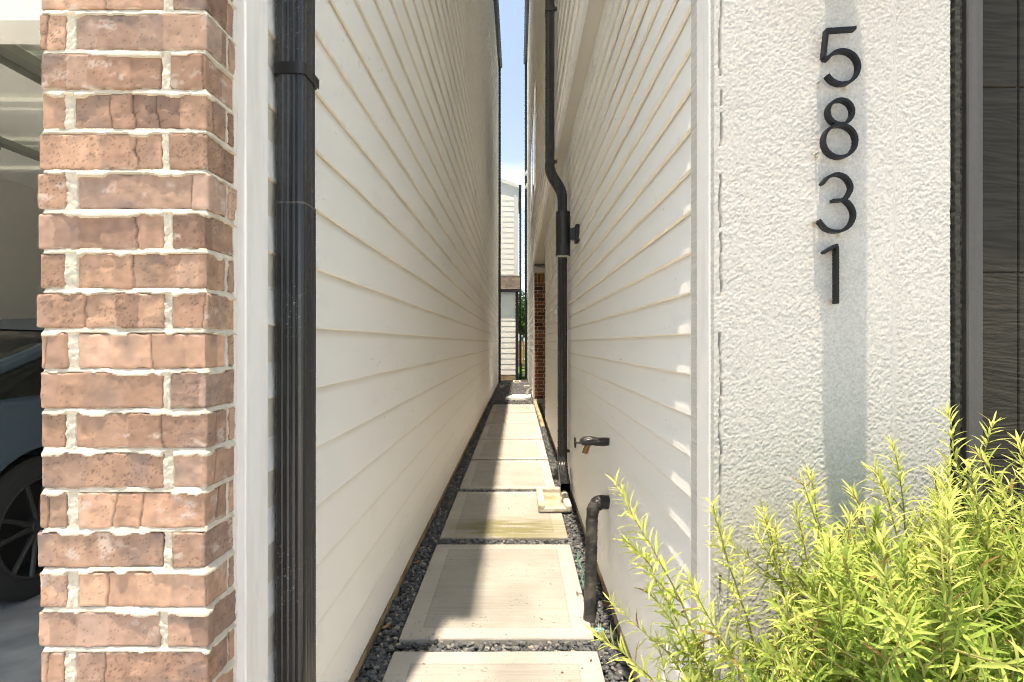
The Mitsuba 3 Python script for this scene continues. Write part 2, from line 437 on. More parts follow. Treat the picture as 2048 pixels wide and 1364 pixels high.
# ================================================================== LEFT HOUSE
H = 'house'
lab(H, 'pale lap-sided house on the left with brick garage pier', 'house')
add(H + '__side_wall', box(-0.66, XL - 0.016, 1.20, YL_END, -0.05, ZL_EAVE), 'm_siding')
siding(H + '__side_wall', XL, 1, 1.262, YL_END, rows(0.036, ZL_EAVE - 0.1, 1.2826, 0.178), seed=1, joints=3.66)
add(H + '__foundation', box(-0.64, XL - 0.004, 1.262, YL_END - 0.01, -0.1, 0.034), 'm_foundation')
cb = cbox(-0.600, -0.574, 1.160, 1.265, -0.02, 9.7, 0.003)
add(H + '__corner_board', cb, 'm_trim')
# bead of caulk between the brick and the board
zz = np.linspace(0.2, 2.4, 260)
rng = np.random.default_rng(4)
cx = -0.5985 + (meshkit.fbm(np.c_[zz * 30, zz * 0, zz * 0], 3) - 0.5) * 0.006
add(H + '__caulk_bead', tube(np.c_[cx, np.full(len(zz), 1.158), zz], 0.0045 + 0.003 * meshkit.noise(np.c_[zz * 55, zz * 0, zz * 0 + 3]), 8), 'm_caulk', True)

# ---- brick pier
PITCH = 0.0762
Z0 = 1.2635
PXA, PXB = -0.914, -0.5966      # left and right arris of the pier


def plan_path(corners, step):
    """resampled plan polyline with outward normals (to the right of walking direction is outside: -Y for +X walk)"""
    pts, nr = [], []
    c = np.asarray(corners, float)
    for a, b in zip(c[:-1], c[1:]):
        L = np.linalg.norm(b - a)
        d = (b - a) / L
        n = max(1, int(round(L / step)))
        for t in np.arange(n) / n:
            pts.append(a + (b - a) * t)
            nr.append((d[1], -d[0]))
    pts.append(c[-1]); nr.append(nr[-1])
    pts, nr = np.array(pts), np.array(nr)
    k = np.array([0.25, 0.5, 0.25])
    p2 = np.array([np.convolve(np.pad(nr[:, i], 1, mode='edge'), k, 'valid') for i in (0, 1)]).T
    p2 /= np.linalg.norm(p2, axis=1, keepdims=True)
    # soften the corners of the plan a little
    p3 = np.array([np.convolve(np.pad(pts[:, i], 1, mode='edge'), k, 'valid') for i in (0, 1)]).T
    p3[0], p3[-1] = pts[0], pts[-1]
    u = np.r_[0, np.cumsum(np.linalg.norm(np.diff(pts, axis=0), axis=1))]
    return p3, p2, u


PAL = np.array([[0.50, 0.355, 0.265], [0.44, 0.305, 0.225], [0.38, 0.26, 0.195], [0.42, 0.315, 0.26], [0.31, 0.215, 0.165], [0.25, 0.175, 0.14], [0.49, 0.345, 0.255], [0.38, 0.295, 0.25], [0.34, 0.25, 0.205]])


def brick(corners, z0, z1, seed, step=0.0028, tone=None):
    rng = np.random.default_rng(seed)
    p, nr, u = plan_path(corners, step)
    nz = max(4, int(round((z1 - z0) / step)))
    r = 0.0015
    t = np.linspace(0, 1, nz + 1)
    zrow = np.r_[0.0, t * (z1 - z0), z1 - z0]
    inset0 = np.r_[0.016, np.zeros(nz + 1), 0.016]
    U, Zr = np.meshgrid(u, zrow, indexing='ij')
    L = u[-1]
    # edge rounding
    e = np.minimum(Zr, (z1 - z0) - Zr)
    chip = meshkit.fbm(np.stack([U * 45, Zr * 45, np.full_like(U, seed * 1.7)], -1), 3, 1)
    rr = r * (0.4 + 1.9 * chip ** 1.5)
    inset = np.where(e < rr, rr - np.sqrt(np.maximum(rr ** 2 - (rr - e) ** 2, 0)), 0) * 0.9
    # vertical facets of differing relief and tone
    cuts = [0.016]
    while cuts[-1] < L - 0.03:
        cuts.append(cuts[-1] + rng.uniform(0.035, 0.085))
    cuts = np.array(cuts[1:-1]) if len(cuts) > 2 else np.array([])
    wob = (meshkit.fbm(np.stack([np.zeros_like(U), Zr * 28, np.full_like(U, seed * 2.3)], -1), 3, 2) - 0.5) * 0.012
    lean = rng.uniform(-0.1, 0.1, len(cuts) + 1)
    idx = np.zeros(U.shape, int)
    off = np.zeros(U.shape)
    lev = rng.uniform(-0.0018, 0.0024, len(cuts) + 1)
    crack = np.zeros(U.shape)
    off += lev[0]
    for i, cpos in enumerate(cuts):
        s = (U + wob + lean[i] * (Zr - 0.03)) - cpos
        idx += (s > 0)
        off += (lev[i + 1] - lev[i]) / (1 + np.exp(-np.clip(s / 0.0011, -40, 40)))
        if rng.random() < 0.28:
            crack = np.maximum(crack, np.exp(-(s / 0.0016) ** 2))
    P3 = np.stack([U * 1.0, Zr, np.full_like(U, seed * 0.37)], -1)
    rough = rng.uniform(0.5, 1.2)
    off += (meshkit.fbm(P3 * [26, 26, 1], 3, 3) - 0.5) * 0.0026
    off += (meshkit.fbm(P3 * [150, 150, 1], 2, 4) - 0.5) * 0.0011 * rough
    lump = meshkit.fbm(P3 * [38, 46, 1], 2, 9)
    off += np.clip(lump - 0.62, 0, 1) * 0.006 - np.clip(0.27 - lump, 0, 1) * 0.014
    off -= crack * 0.0025
    # bows and wanders of the long edges
    zsh = (meshkit.fbm(np.stack([U * 34, np.zeros_like(U), np.full_like(U, seed + 0.5)], -1), 4, 5) - 0.5) * 0.009
    zsh = zsh * (Zr / (z1 - z0) - 0.5) * 2
    O = off - inset
    O[:, 0], O[:, -1] = -0.016, -0.016
    x = p[:, 0][:, None] + nr[:, 0][:, None] * O
    y = p[:, 1][:, None] + nr[:, 1][:, None] * O
    v = np.stack([x, y, z0 + Zr + zsh], -1).reshape(-1, 3)
    # colour
    base = tone if tone is not None else PAL[rng.integers(0, len(PAL))]
    tones = np.array([0.99, 0.90, 0.845]) * rng.choice([.80, .92, 1.0, 1.08]) * np.array([0.45 * base + 0.55 * PAL[rng.integers(0, len(PAL))] * rng.choice([0.68, 0.85, 1.0, 1.12]) for _ in range(len(cuts) + 1)])
    col = tones[idx]
    mott = meshkit.fbm(P3 * [60, 60, 1], 4, 6)
    col = col * (0.62 + 0.76 * mott)[..., None]
    smoke = np.clip((meshkit.fbm(P3 * [17, 17, 1], 3, 7) - 0.56) * 4.5, 0, 1) * rng.uniform(0.15, 0.9)
    col = col * (1 - smoke[..., None]) + np.array([0.20, 0.155, 0.14]) * smoke[..., None]
    spk = (meshkit.noise(P3 * [560, 430, 1], 8) > rng.uniform(0.70, 0.90)) * 1.0
    spk *= (meshkit.fbm(P3 * [30, 30, 1], 2, 10) > 0.36)
    spk[:, [0, -1]] = 0
    col = col * (1 - 0.44 * spk[..., None]) 
    eff = np.clip((meshkit.fbm(P3 * [34, 44, 1], 5, 11) - 0.60) * 9, 0, 1) * (rng.random() < 0.4) * 0.45 * (meshkit.noise(P3 * [300, 300, 1], 12) > .35)
    col = col * (1 - eff[..., None]) + np.array([0.62, 0.56, 0.51]) * eff[..., None]
    smear = np.clip(1 - e / 0.0035, 0, 1) * np.clip((chip - 0.5) * 5, 0, 1) * 0.6
    col = col * (1 - smear[..., None]) + np.array([0.66, 0.60, 0.50]) * smear[..., None]
    col = col * (1 - 0.6 * crack[..., None])
    f = grid_faces(len(u), len(zrow))
    return (v, f), np.clip(col.reshape(-1, 3), 0.01, 0.9)


BK = H + '__brick_pier'
YP = Y_PIER
ks = range(-16, 16)
for k in ks:
    za, zb = Z0 + PITCH * k + 0.0050, Z0 + PITCH * (k + 1) - 0.0050
    vis = 0.50 < za < 1.98
    st = 0.0028 if vis else 0.008
    A = (k % 2 == 1)
    rg = np.random.default_rng(900 + k)
    j = lambda s=0.004: rg.uniform(-s, s)
    xl = PXA + j(0.004)
    dep = j(0.0014)
    yl = YP + dep
    if A:
        g0 = -0.866 + j()
        g1 = g0 + 0.022 + j(0.003)
        xr = PXB + j(0.003)
        specs = [[(xl, yl + 0.05), (xl, yl), (g0, yl), (g0, yl + 0.02)],
                 [(g1, yl + 0.02), (g1, yl), (xr, yl), (xr, 1.1237 + j(0.003)), (xr - 0.02, 1.1237)],
                 [(xr - 0.02, 1.135), (xr, 1.135 + j(0.002)), (xr, 1.22), (xr - 0.02, 1.22)]]
        specs[1][-1] = (xr - 0.02, specs[1][-2][1]); specs[2][0] = (xr - 0.02, specs[2][1][1])
    else:
        g0 = -0.682 + j(0.005)
        g1 = g0 + 0.018 + j(0.003)
        xr = PXB + j(0.003)
        specs = [[(xl, yl + 0.05), (xl, yl), (g0, yl), (g0, yl + 0.02)],
                 [(g1, yl + 0.02), (g1, yl), (xr, yl), (xr, 1.22), (xr - 0.02, 1.22)]]
    for q, cs in enumerate(specs):
        tone = PAL[[0, 6, 1][rg.integers(0, 3)]] if (A and q == 0) else PAL[rg.integers(0, len(PAL))]
        m, c = brick(cs, za + j(0.0008), zb + j(0.0008), 1000 + 10 * k + q, st, tone)
        add(BK + '__brick', m, 'm_brick', True, None, c)


def mortar(z0, z1, step):
    p, nr, u = plan_path([(PXA + 0.006, YP + 0.06), (PXA + 0.006, YP), (PXB, YP), (PXB, 1.158)], step)
    z = np.arange(z0, z1 + step, step * 0.85)
    U, Zz = np.meshgrid(u, z, indexing='ij')
    ph = (Zz - Z0) / PITCH
    ck = np.floor(ph + 0.5)                      # nearest bed joint
    d = (ph - ck) * PITCH                         # signed height above the joint's middle
    jt = 0.0050
    Q = np.stack([U * 30, Zz * 30, np.zeros_like(U)], -1)
    n1 = meshkit.fbm(np.stack([U * 24, ck * 3.7, np.zeros_like(U)], -1), 3, 21)
    n2 = meshkit.fbm(Q * 3.5, 3, 22)
    # upper part of the joint recessed under the brick above, lower lip squeezed over the brick below
    tt = np.clip((jt - d) / (2 * jt), 0, 1)
    lip = -0.0016 + 0.0054 * tt ** 1.4 * (0.25 + 1.3 * n1)
    over = np.clip((n1 - 0.46) * 0.030, 0, 0.007)       # how far the lip hangs down
    bed = np.where(d > jt + 0.001, -0.009, np.where(d > -jt, lip, np.where(d > -jt - over, lip * 0.9 + 0.0006, -0.009)))
    # upright joints: filled nearly flush, rough
    course = np.floor(ph)
    A = (course % 2 == 1)
    front = U - 0.06                              # distance from the left arris
    pos = PXA + 0.006 + front
    rg = {}
    c0 = np.zeros_like(U); c1 = np.zeros_like(U)
    for k in np.unique(course):
        r_ = np.random.default_rng(900 + int(k))
        jj = lambda s=0.004: r_.uniform(-s, s)
        jj(0.004); jj(0.0014)
        if int(k) % 2 == 1:
            g0 = -0.866 + jj(); g1 = g0 + 0.022 + jj(0.003)
        else:
            g0 = -0.682 + jj(0.005); g1 = g0 + 0.018 + jj(0.003)
        s = course == k
        c0[s], c1[s] = g0, g1
    wide = (pos > c0 - 0.0005) & (pos < c1 + 0.0005)
    side = pos - PXB
    wide |= A & (side > 0.0715) & (side < 0.084)
    up = -0.0010 + (n2 - 0.5) * 0.005 + (meshkit.fbm(Q * 0.9, 2, 23) - 0.5) * 0.004
    off = np.where(wide & (np.abs(d) > jt * 0.8), up, bed) + (n2 - 0.5) * 0.0034
    x = p[:, 0][:, None] + nr[:, 0][:, None] * off
    y = p[:, 1][:, None] + nr[:, 1][:, None] * off
    v = np.stack([x, y, Zz], -1).reshape(-1, 3)
    g = meshkit.fbm(Q * 2.0, 4, 24)
    col = np.array([0.58, 0.53, 0.435]) * (0.78 + 0.40 * g)[..., None]
    return (v, grid_faces(len(u), len(z))), np.clip(col.reshape(-1, 3), 0, 0.85)


m, c = mortar(0.45, 2.02, 0.0027)
add(BK + '__mortar', m, 'm_mortar', True, None, c)
add(BK + '__core', cat([box(PXA + 0.012, PXB - 0.012, YP + 0.012, 1.20, -0.1, 2.46), box(PXA + 0.012, PXB - 0.012, 1.20, 1.62, -0.1, 2.46)]), 'm_caulk')

# ---- upper front, lintel, garage room
add(H + '__front_wall', box(-6.4, -0.61, 1.22, 1.30, 2.47, ZL_EAVE), 'm_siding')
add(H + '__garage_soffit', box(-6.4, -0.93, 1.23, 1.70, 2.44, 2.466), 'm_ceiling')
add(H + '__garage_lintel', box(-6.2, -0.93, 1.50, 1.62, 2.12, 2.44), 'm_ceiling')
add(H + '__garage_ceiling', box(-4.72, -0.70, 1.62, 7.3, 2.74, 2.80), 'm_ceiling')
add(H + '__garage_wall', cat([box(-4.80, -4.70, 1.62, 7.3, -0.1, 2.74), box(-4.70, -0.70, 7.2, 7.3, -0.1, 2.74), box(-0.72, -0.70, 1.62, 7.2, -0.1, 2.74)]), 'm_interior')
add(H + '__upper_volume', box(-8.0, -0.67, 1.32, YL_END - 0.05, 2.82, ZL_EAVE - 0.02), 'm_siding')
add(H + '__rear_volume', box(-8.0, -0.67, 7.32, YL_END - 0.05, -0.1, 2.82), 'm_siding')
GD = H + '__garage_door'
for i in range(4):
    y0 = 1.74 + i * 0.534
    ms = [cbox(-4.5, -1.02, y0, y0 + 0.53, 2.46, 2.50, 0.006)]
    for yy in (y0 + 0.012, y0 + 0.45):
        ms.append(cbox(-4.49, -1.03, yy, yy + 0.065, 2.436, 2.459, 0.005))
    add(GD + '__panel', cat(ms), 'm_paneldoor')
add(H + '__door_track', cat([cbox(-2.02, -1.95, 1.62, 6.2, 2.36, 2.40, 0.004), cbox(-2.02, -2.012, 1.62, 6.2, 2.33, 2.36, 0.002)]), 'm_galv')
add(H + '__opener_rail', cat([cbox(-2.96, -2.90, 1.62, 6.2, 2.36, 2.40, 0.004), cbox(-2.95, -2.91, 2.60, 3.1, 2.325, 2.358, 0.004)]), 'm_galv')
bar = bezier([(-2.93, 2.9, 2.33), (-2.9, 2.6, 2.22), (-2.93, 2.1, 2.40)], 10)
add(H + '__opener_arm', tube(bar, 0.011, 6), 'm_blackmetal')

# ---- roof edge and gutter of the left house
rf = trimesh.convex.convex_hull(np.array([(-8.4, 1.05, ZL_EAVE + .02), (-0.555, 1.05, ZL_EAVE + .02), (-0.555, YL_END + .15, ZL_EAVE + .02), (-8.4, YL_END + .15, ZL_EAVE + .02),
                                         (-8.4, 1.05, ZL_EAVE + .12), (-0.555, 1.05, ZL_EAVE + .12), (-0.555, YL_END + .15, ZL_EAVE + .12), (-8.4, YL_END + .15, ZL_EAVE + .12),
                                         (-4.5, 3.5, ZL_EAVE + 1.6), (-4.5, 14.5, ZL_EAVE + 1.6)]))
add(H + '__roof', rf, 'm_shingle')


def gutter(x_in, x_out, y0, y1, ztop, key):
    s = 1 if x_out > x_in else -1
    w = abs(x_out - x_in)
    prof = [(0, 0), (0, -0.11), (0.55 * w, -0.115), (0.7 * w, -0.07), (w, -0.045), (w, 0.0), (w - 0.012, 0.0), (w - 0.016, -0.04)]
    v = np.array([[(x_in + s * a, y, ztop + b) for a, b in prof] for y in (y0, y1)]).reshape(-1, 3)
    add(key, trimesh.convex.convex_hull(v), 'm_gutter')


gutter(XL - 0.002, -0.487, 0.91, YL_END + 0.1, ZL_EAVE, H + '__gutter')

# ================================================================== RIGHT HOUSE
R = 'house_001'
lab(R, 'pale house on the right with stucco front and dark garage door', 'house')
used[H] = 1
# -- stucco front wall, displaced
SX0, SX1 = 0.421, (1906 - VX) / F * (Y_STUC + 0.012)
S_G = (1792 - VX) / F * Y_STUC
S_C = (1441 - VX) / F * Y_STUC


def stucco():
    st = 0.0020
    xs = np.arange(SX0 + 0.004, SX1 - 0.003, st)
    zs = np.arange(0.30, 2.06, st)
    X, Z = np.meshgrid(xs, zs, indexing='ij')
    Pq = np.stack([X, Z, np.zeros_like(X)], -1)
    warp = np.stack([meshkit.fbm(Pq * 90, 2, 31), meshkit.fbm(Pq * 90, 2, 32), np.zeros_like(X)], -1) * 0.012
    a = meshkit.noise((Pq + warp * .25) * [330, 330, 1], 33)
    b = meshkit.noise((Pq + warp * .5) * [170, 170, 1], 34)
    wn = np.random.default_rng(33).normal(0, 1, X.shape)
    gau = lambda q: (np.roll(q, 1, 0) + np.roll(q, -1, 0) + 2 * q) / 4
    sm = gau(gau(wn.T).T)
    sm2 = gau(gau(gau(gau(sm.T).T).T).T)
    h = 0.00027 * sm / sm.std() * (0.6 + 0.8 * meshkit.fbm(Pq * 9, 2, 40)) + 0.00005 * sm2 / sm2.std() * (0.4 + 1.1 * meshkit.fbm(Pq * 14, 2, 39))
    h += (meshkit.fbm(Pq * 6, 2, 35) - 0.5) * 0.0025
    # hairline crack at the left and a shallow upright channel at the right
    cr = S_C + (meshkit.fbm(np.stack([Z * 22, np.zeros_like(Z), np.zeros_like(Z)], -1), 3, 36) - 0.5) * 0.007
    gap = (meshkit.fbm(np.stack([Z * 16, np.ones_like(Z), np.zeros_like(Z)], -1), 3, 37) > 0.36)
    h -= 0.012 * np.exp(-((X - cr) / 0.0016) ** 4) * gap
    gx = np.abs(X - S_G - 0.002 * np.sin(Z * 2.0)) / 0.0085
    ch = np.clip(1.25 - gx, 0, 1)
    sp_ = np.clip((X - S_G + 0.0085 + 0.002 * np.sin(Z * 2.0)) / 0.017, 0, 1)
    h = h * (1 - 0.75 * np.clip(ch * 2, 0, 1)) - 0.012 * sp_ * sp_ * (3 - 2 * sp_)
    # ragged right-hand edge
    y = Y_STUC - h
    v = np.stack([X, y, Z], -1)
    v[-1, :, 0] += (meshkit.fbm(np.stack([zs * 60, zs * 0, zs * 0], -1), 3, 38) - 0.5) * 0.004
    v[-1, :, 1] += 0.02
    v[0, :, 1] += 0.02
    v[0, :, 0] -= 0.003
    return v.reshape(-1, 3), grid_faces(len(xs), len(zs))


add(R + '__stucco_wall', stucco(), 'm_stucco', True)
add(R + '__stucco_upper', cat([box(SX0 + 0.003, SX1, Y_STUC + 0.0145, Y_STUC + 0.15, 2.055, ZR_EAVE), box(SX0 + 0.003, SX1, Y_STUC + 0.0145, Y_STUC + 0.15, -0.05, 0.305),
                               box(SX0 + 0.004, SX1 - 0.004, Y_STUC + 0.026, Y_STUC + 0.15, 0.30, 2.06), box(SX1, 8.0, Y_STUC + 0.001, Y_STUC + 0.2, 2.45, ZR_EAVE)]), 'm_stucco')
add(R + '__corner_board', cbox(0.421, 0.45, Y_STUC + 0.012, 1.297, -0.02, 2.80, 0.002), 'm_trim')
# dark edge, post and garage door to the right of the stucco
YD = 1.30
xe = lambda px, Y: (px - VX) / F * Y
zz = np.linspace(-0.05, 2.46, 300)
ed = 0.5 + 0.55 * (meshkit.fbm(np.c_[zz * 70, zz * 0, zz * 0], 3, 41) - 0.5)
ev = []
for dx, dy in ((-0.006, 0.03), (0.0, 0.0), (0.011, 0.0), (0.02, 0.03)):
    ev.append(np.c_[SX1 + 0.0035 + dx + (ed - 0.5) * 0.006, np.full(len(zz), Y_STUC + 0.012 + dy) - ed * 0.004, zz])
ev = np.array(ev)
add(R + '__edge_strip', (ev.reshape(-1, 3), grid_faces(4, len(zz))), 'm_darkedge', False)
add(R + '__door_jamb', cbox(xe(1921, 1.24), xe(1937, 1.24), 1.24, 1.42, -0.02, 2.44, 0.002), 'm_darkedge')
lab(R + '__door_jamb', 'dark recessed garage door jamb')
add(R + '__door_casing', cbox(xe(1935, 1.225), xe(1968, 1.225), 1.225, 1.42, -0.02, 2.44, 0.003), 'm_greytrim')
YG = 1.36
zj = [zof(545, YG), zof(174, YG)]
sec = zj[1] - zj[0]
zlist = [zj[0] - 3 * sec, zj[0] - 2 * sec, zj[0] - sec, zj[0], zj[1], zj[1] + sec]
xa = xe(1955, YG)
G2 = R + '__garage_door'
for i in range(5):
    z0, z1 = max(zlist[i], -0.02), min(zlist[i + 1], 2.44)
    ms = []
    for (a, b) in ((xa, xe(2036, YG)), (xe(2036, YG) + 0.003, xa + 0.62), (xa + 0.623, xa + 1.2), (xa + 1.203, xa + 2.4)):
        ms.append(cbox(a, b, YG, YG + 0.04, z0 + 0.0018, z1 - 0.0018, 0.0022))
    add(G2 + '__panel', cat(ms), 'm_door')
add(G2 + '__backing', box(xa, xa + 2.4, YG + 0.006, YG + 0.05, -0.02, 2.44), 'm_darkedge')
add(R + '__door_head', box(xe(1905, 1.25), xa + 2.45, 1.25, 1.45, 2.442, 2.7), 'm_stucco')

# -- side walls
add(R + '__side_wall', box(XR + 0.014, 0.49, 1.29, 8.74, -0.05, 2.88), 'm_siding')
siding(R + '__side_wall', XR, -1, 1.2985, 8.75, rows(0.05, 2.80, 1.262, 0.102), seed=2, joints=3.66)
add(R + '__foundation', box(XR + 0.006, 0.47, 1.29, 8.74, -0.12, 0.048), 'm_foundation')
add(R + '__frieze_board', cbox(XR - 0.008, XR + 0.012, 1.3, 8.76, 2.79, 2.884, 0.002), 'm_trim')
add(R + '__soffit', box(XU + 0.002, 2.4, Y_STUC + 0.02, 11.46, 2.886, 2.90), 'm_soffit')
add(R + '__band_board', cbox(XU - 0.012, XU + 0.012, Y_STUC + 0.012, YR_END, 2.862, 2.96, 0.002), 'm_trim')
add(R + '__upper_wall', box(XU + 0.014, 0.40, Y_STUC + 0.012, YR_END, 2.90, ZR_EAVE), 'm_siding')
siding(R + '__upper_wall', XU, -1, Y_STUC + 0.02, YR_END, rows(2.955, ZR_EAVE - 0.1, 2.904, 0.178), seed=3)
add(R + '__rear_wall', box(XU + 0.014, 0.40, 11.48, YR_END, -0.1, 2.86), 'm_siding')
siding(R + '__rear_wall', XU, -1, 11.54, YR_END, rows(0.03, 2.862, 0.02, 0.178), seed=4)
add(R + '__rear_foundation', box(XU + 0.006, 0.40, 11.47, YR_END - 0.02, -0.12, 0.029), 'm_foundation')
add(R + '__corner_board', cbox(XU - 0.008, XU + 0.02, 11.44, 11.54, -0.02, 2.858, 0.002), 'm_trim')
# porch recess: end of the lower wall, back, ceiling is the soffit
add(R + '__porch_wall', cat([box(0.45, 2.4, 8.70, 8.745, -0.1, 2.885), box(2.35, 2.4, 8.75, 11.46, -0.1, 2.885)]), 'm_siding')
add(R + '__porch_step', box(0.47, 2.35, 8.76, 11.40, -0.15, -0.015), 'm_foundation')
add(R + '__volume', cat([box(0.50, 8.0, 1.46, 8.69, -0.1, 2.88), box(0.41, 8.0, 11.62, YR_END - 0.03, -0.1, 2.88), box(0.41, 8.0, Y_STUC + 0.21, YR_END - 0.03, 2.91, ZR_EAVE - 0.02)]), 'm_siding')
gutter(XU + 0.002, 0.20, 1.3, YR_END + 0.1, ZR_EAVE, R + '__gutter')
add(R + '__roof', trimesh.convex.convex_hull(np.array([(x, y, ZR_EAVE + z) for z in (.02, .12) for x in (0.28, 8.4) for y in (1.05, YR_END + .15)] + [(4.4, 4, ZR_EAVE + 1.6), (4.4, 16, ZR_EAVE + 1.6)])), 'm_shingle')
# -- window high on the upper wall
W = R + '__window'
wy0, wy1, wz0, wz1 = 10.4, 13.6, 4.18, 5.92
fr = []
for (a, b, c_, d_) in ((wy0 - .09, wy0, wz0 - .09, wz1 + .09), (wy1, wy1 + .09, wz0 - .09, wz1 + .09), (wy0, wy1, wz0 - .09, wz0), (wy0, wy1, wz1, wz1 + .09), (11.97, 12.03, wz0, wz1)):
    fr.append(cbox(XU - 0.022, XU + 0.004, a, b, c_, d_, 0.003))
add(W + '__frame', cat(fr), 'm_vinyl')
for a, b in ((wy0, 11.97), (12.03, wy1)):
    add(W + '__pane', box(XU - 0.012, XU - 0.010, a, b, wz0, wz1), 'm_glass')
for zc in (6.94, 6.50):
    vt = trimesh.convex.convex_hull(np.array([(XU + .004, 18.2, zc + .1), (XU + .004, 18.4, zc + .1), (XU + .004, 18.2, zc - .1), (XU + .004, 18.4, zc - .1), (XU - .11, 18.2, zc - .1), (XU - .11, 18.4, zc - .1)]))
    add(R + '__vent_hood', vt, 'm_vinyl')
# -- far brick face of the porch
BF = R + '__brick_face'
add(BF + '__mortar', box(XU + 0.012, 2.36, 11.462, 11.60, -0.03, 2.72), 'm_caulk')
rng = np.random.default_rng(77)
FARB = np.array([[0.20, 0.075, 0.035], [0.15, 0.055, 0.03], [0.24, 0.10, 0.05], [0.11, 0.045, 0.03], [0.30, 0.17, 0.10]])
z = 0.08
row = 0
fx0 = 0.331


def small_brick(x0, x1, z0, z1):
    m = cbox(x0, x1, 11.452 + rng.uniform(-.002, .002), 11.47, z0, z1, 0.003)
    c = FARB[rng.choice(5, p=[.34, .3, .2, .11, .05])] * rng.uniform(0.8, 1.2)
    add(BF + '__brick', m, 'm_vertex', False, None, np.tile(c, (len(m.vertices), 1)))


while z + 0.066 < 2.50:
    x = fx0
    first = True
    while x < 0.72:
        w = (0.065 if row % 2 else 0.20) if first else 0.20
        first = False
        small_brick(x, x + w, z, z + 0.064)
        x += w + 0.011
    z += 0.0755
    row += 1
x = fx0
for j_ in range(3):
    small_brick(x, x + 0.064, z, z + 0.066); x2 = x
    break
x = fx0 + 0.0755
for w in range(4):
    small_brick(x, x + 0.064, z, z + 0.195)
    x += 0.0755
for q in (1, 2):
    small_brick(fx0, fx0 + 0.064, z + 0.0655 * q + 0.004 * q, z + 0.0655 * q + 0.004 * q + 0.058)
add(R + '__porch_trim', cbox(XU + 0.01, 2.36, 11.43, 11.47, 2.722, 2.80, 0.002), 'm_trim')
add(R + '__brick_sill', cbox(XU + 0.01, 2.36, 11.44, 11.60, -0.10, 0.068, 0.004), 'm_concrete')


# ================================================================== downspouts
def rect_profile(w, d, rc=0.013, amp=0.0022, fx=4, fy=6, n=96):
    """closed plan outline of a corrugated rectangular pipe, w along x and d along y, centred"""
    shape = sg.box(-w / 2 + rc, -d / 2 + rc, w / 2 - rc, d / 2 - rc).buffer(rc, quad_segs=4)
    ring = shape.exterior
    pts = []
    for s in np.linspace(0, ring.length, n * 2, endpoint=False):
        p = ring.interpolate(s)
        x, y = p.x, p.y
        if abs(abs(y) - d / 2) < 1e-6:
            y -= math.copysign(amp * (0.5 - 0.5 * math.cos(2 * math.pi * fx * (x + w / 2 - rc) / (w - 2 * rc))) ** 2, y)
        if abs(abs(x) - w / 2) < 1e-6:
            x -= math.copysign(amp * (0.5 - 0.5 * math.cos(2 * math.pi * fy * (y + d / 2 - rc) / (d - 2 * rc))) ** 2, x)
        pts.append((x, y))
    p = np.array(pts)
    a = 0.5 * np.sum(p[:, 0] * np.roll(p[:, 1], -1) - np.roll(p[:, 0], -1) * p[:, 1])
    return p if a > 0 else p[::-1]


def sweep(profile, path, frames=None, cap=True):
    """profile (n,2) swept along path (m,3); frames: list of (ex, ey) unit vectors carrying the profile's axes"""
    n, m = len(profile), len(path)
    v = np.array([path[k] + profile[:, :1] * np.array(frames[k][0]) + profile[:, 1:] * np.array(frames[k][1]) for k in range(m)]).reshape(-1, 3)
    i, j = np.meshgrid(np.arange(m - 1), np.arange(n), indexing='ij')
    q = np.stack([i * n + j, i * n + (j + 1) % n, (i + 1) * n + (j + 1) % n, (i + 1) * n + j], -1).reshape(-1, 4)
    f = np.vstack([q[:, [0, 1, 2]], q[:, [0, 2, 3]]])
    if cap:
        c0 = len(v)
        v = np.vstack([v, path[0], path[-1]])
        k = np.arange(n)
        f = np.vstack([f, np.stack([np.full(n, c0), (k + 1) % n, k], 1), np.stack([np.full(n, c0 + 1), (m - 1) * n + k, (m - 1) * n + (k + 1) % n], 1)])
    return trimesh.Trimesh(v, f, process=False)


EX, EY = (1, 0, 0), (0, 1, 0)


def vpipe(prof, x, y, z0, z1, scale=1.0):
    n = max(2, int((z1 - z0) / 0.16))
    z = np.linspace(z0, z1, n)
    w = meshkit.fbm(np.c_[z * 1.1, np.full(n, x * 7), np.full(n, y)], 3, 61) - 0.5
    w2 = meshkit.fbm(np.c_[z * 0.9, np.full(n, x * 5), np.full(n, y + 3)], 3, 62) - 0.5
    return sweep(prof * scale, np.c_[x + w * 0.0028, y + w2 * 0.003, z], [(EX, EY)] * n)


# near left downspout
D = key_for('downspout')
lab(D, 'large black fluted downspout on the left wall beside the white corner board', 'downspout', 'black downspouts')
dw, dd = 0.076, 0.090
dx, dy = -0.5985 + dw / 2, 1.345 + dd / 2
prof = rect_profile(dw, dd, 0.016, 0.0017, 3, 6)
zs_ = zof(403, 1.345)
add(D + '__pipe', vpipe(prof, dx, dy, 0.05, zs_, 1.0), 'm_downspout', 40)
add(D + '__pipe', vpipe(prof, dx, dy, zs_ - 0.02, 9.75, 0.955), 'm_downspout', 40)
zs2 = zof(135, 1.345)
strap = np.array(sg.box(-dw / 2 + .013, -dd / 2 + .013, dw / 2 - .013, dd / 2 - .013).buffer(0.0155, quad_segs=5).exterior.coords)[:-1][::-1]
a_ = 0.5 * np.sum(strap[:, 0] * np.roll(strap[:, 1], -1) - np.roll(strap[:, 0], -1) * strap[:, 1])
strap = strap if a_ > 0 else strap[::-1]
add(D + '__collar', vpipe(prof, dx, dy, zs_ - .004, zs_ + .0008, 1.014), 'm_greytrim', 40)
st_k = add(D + '__strap', sweep(strap, np.array([(dx, dy, zs2 - .014), (dx, dy, zs2 + .014)]), [(EX, EY)] * 2), 'm_blackmetal', 40)
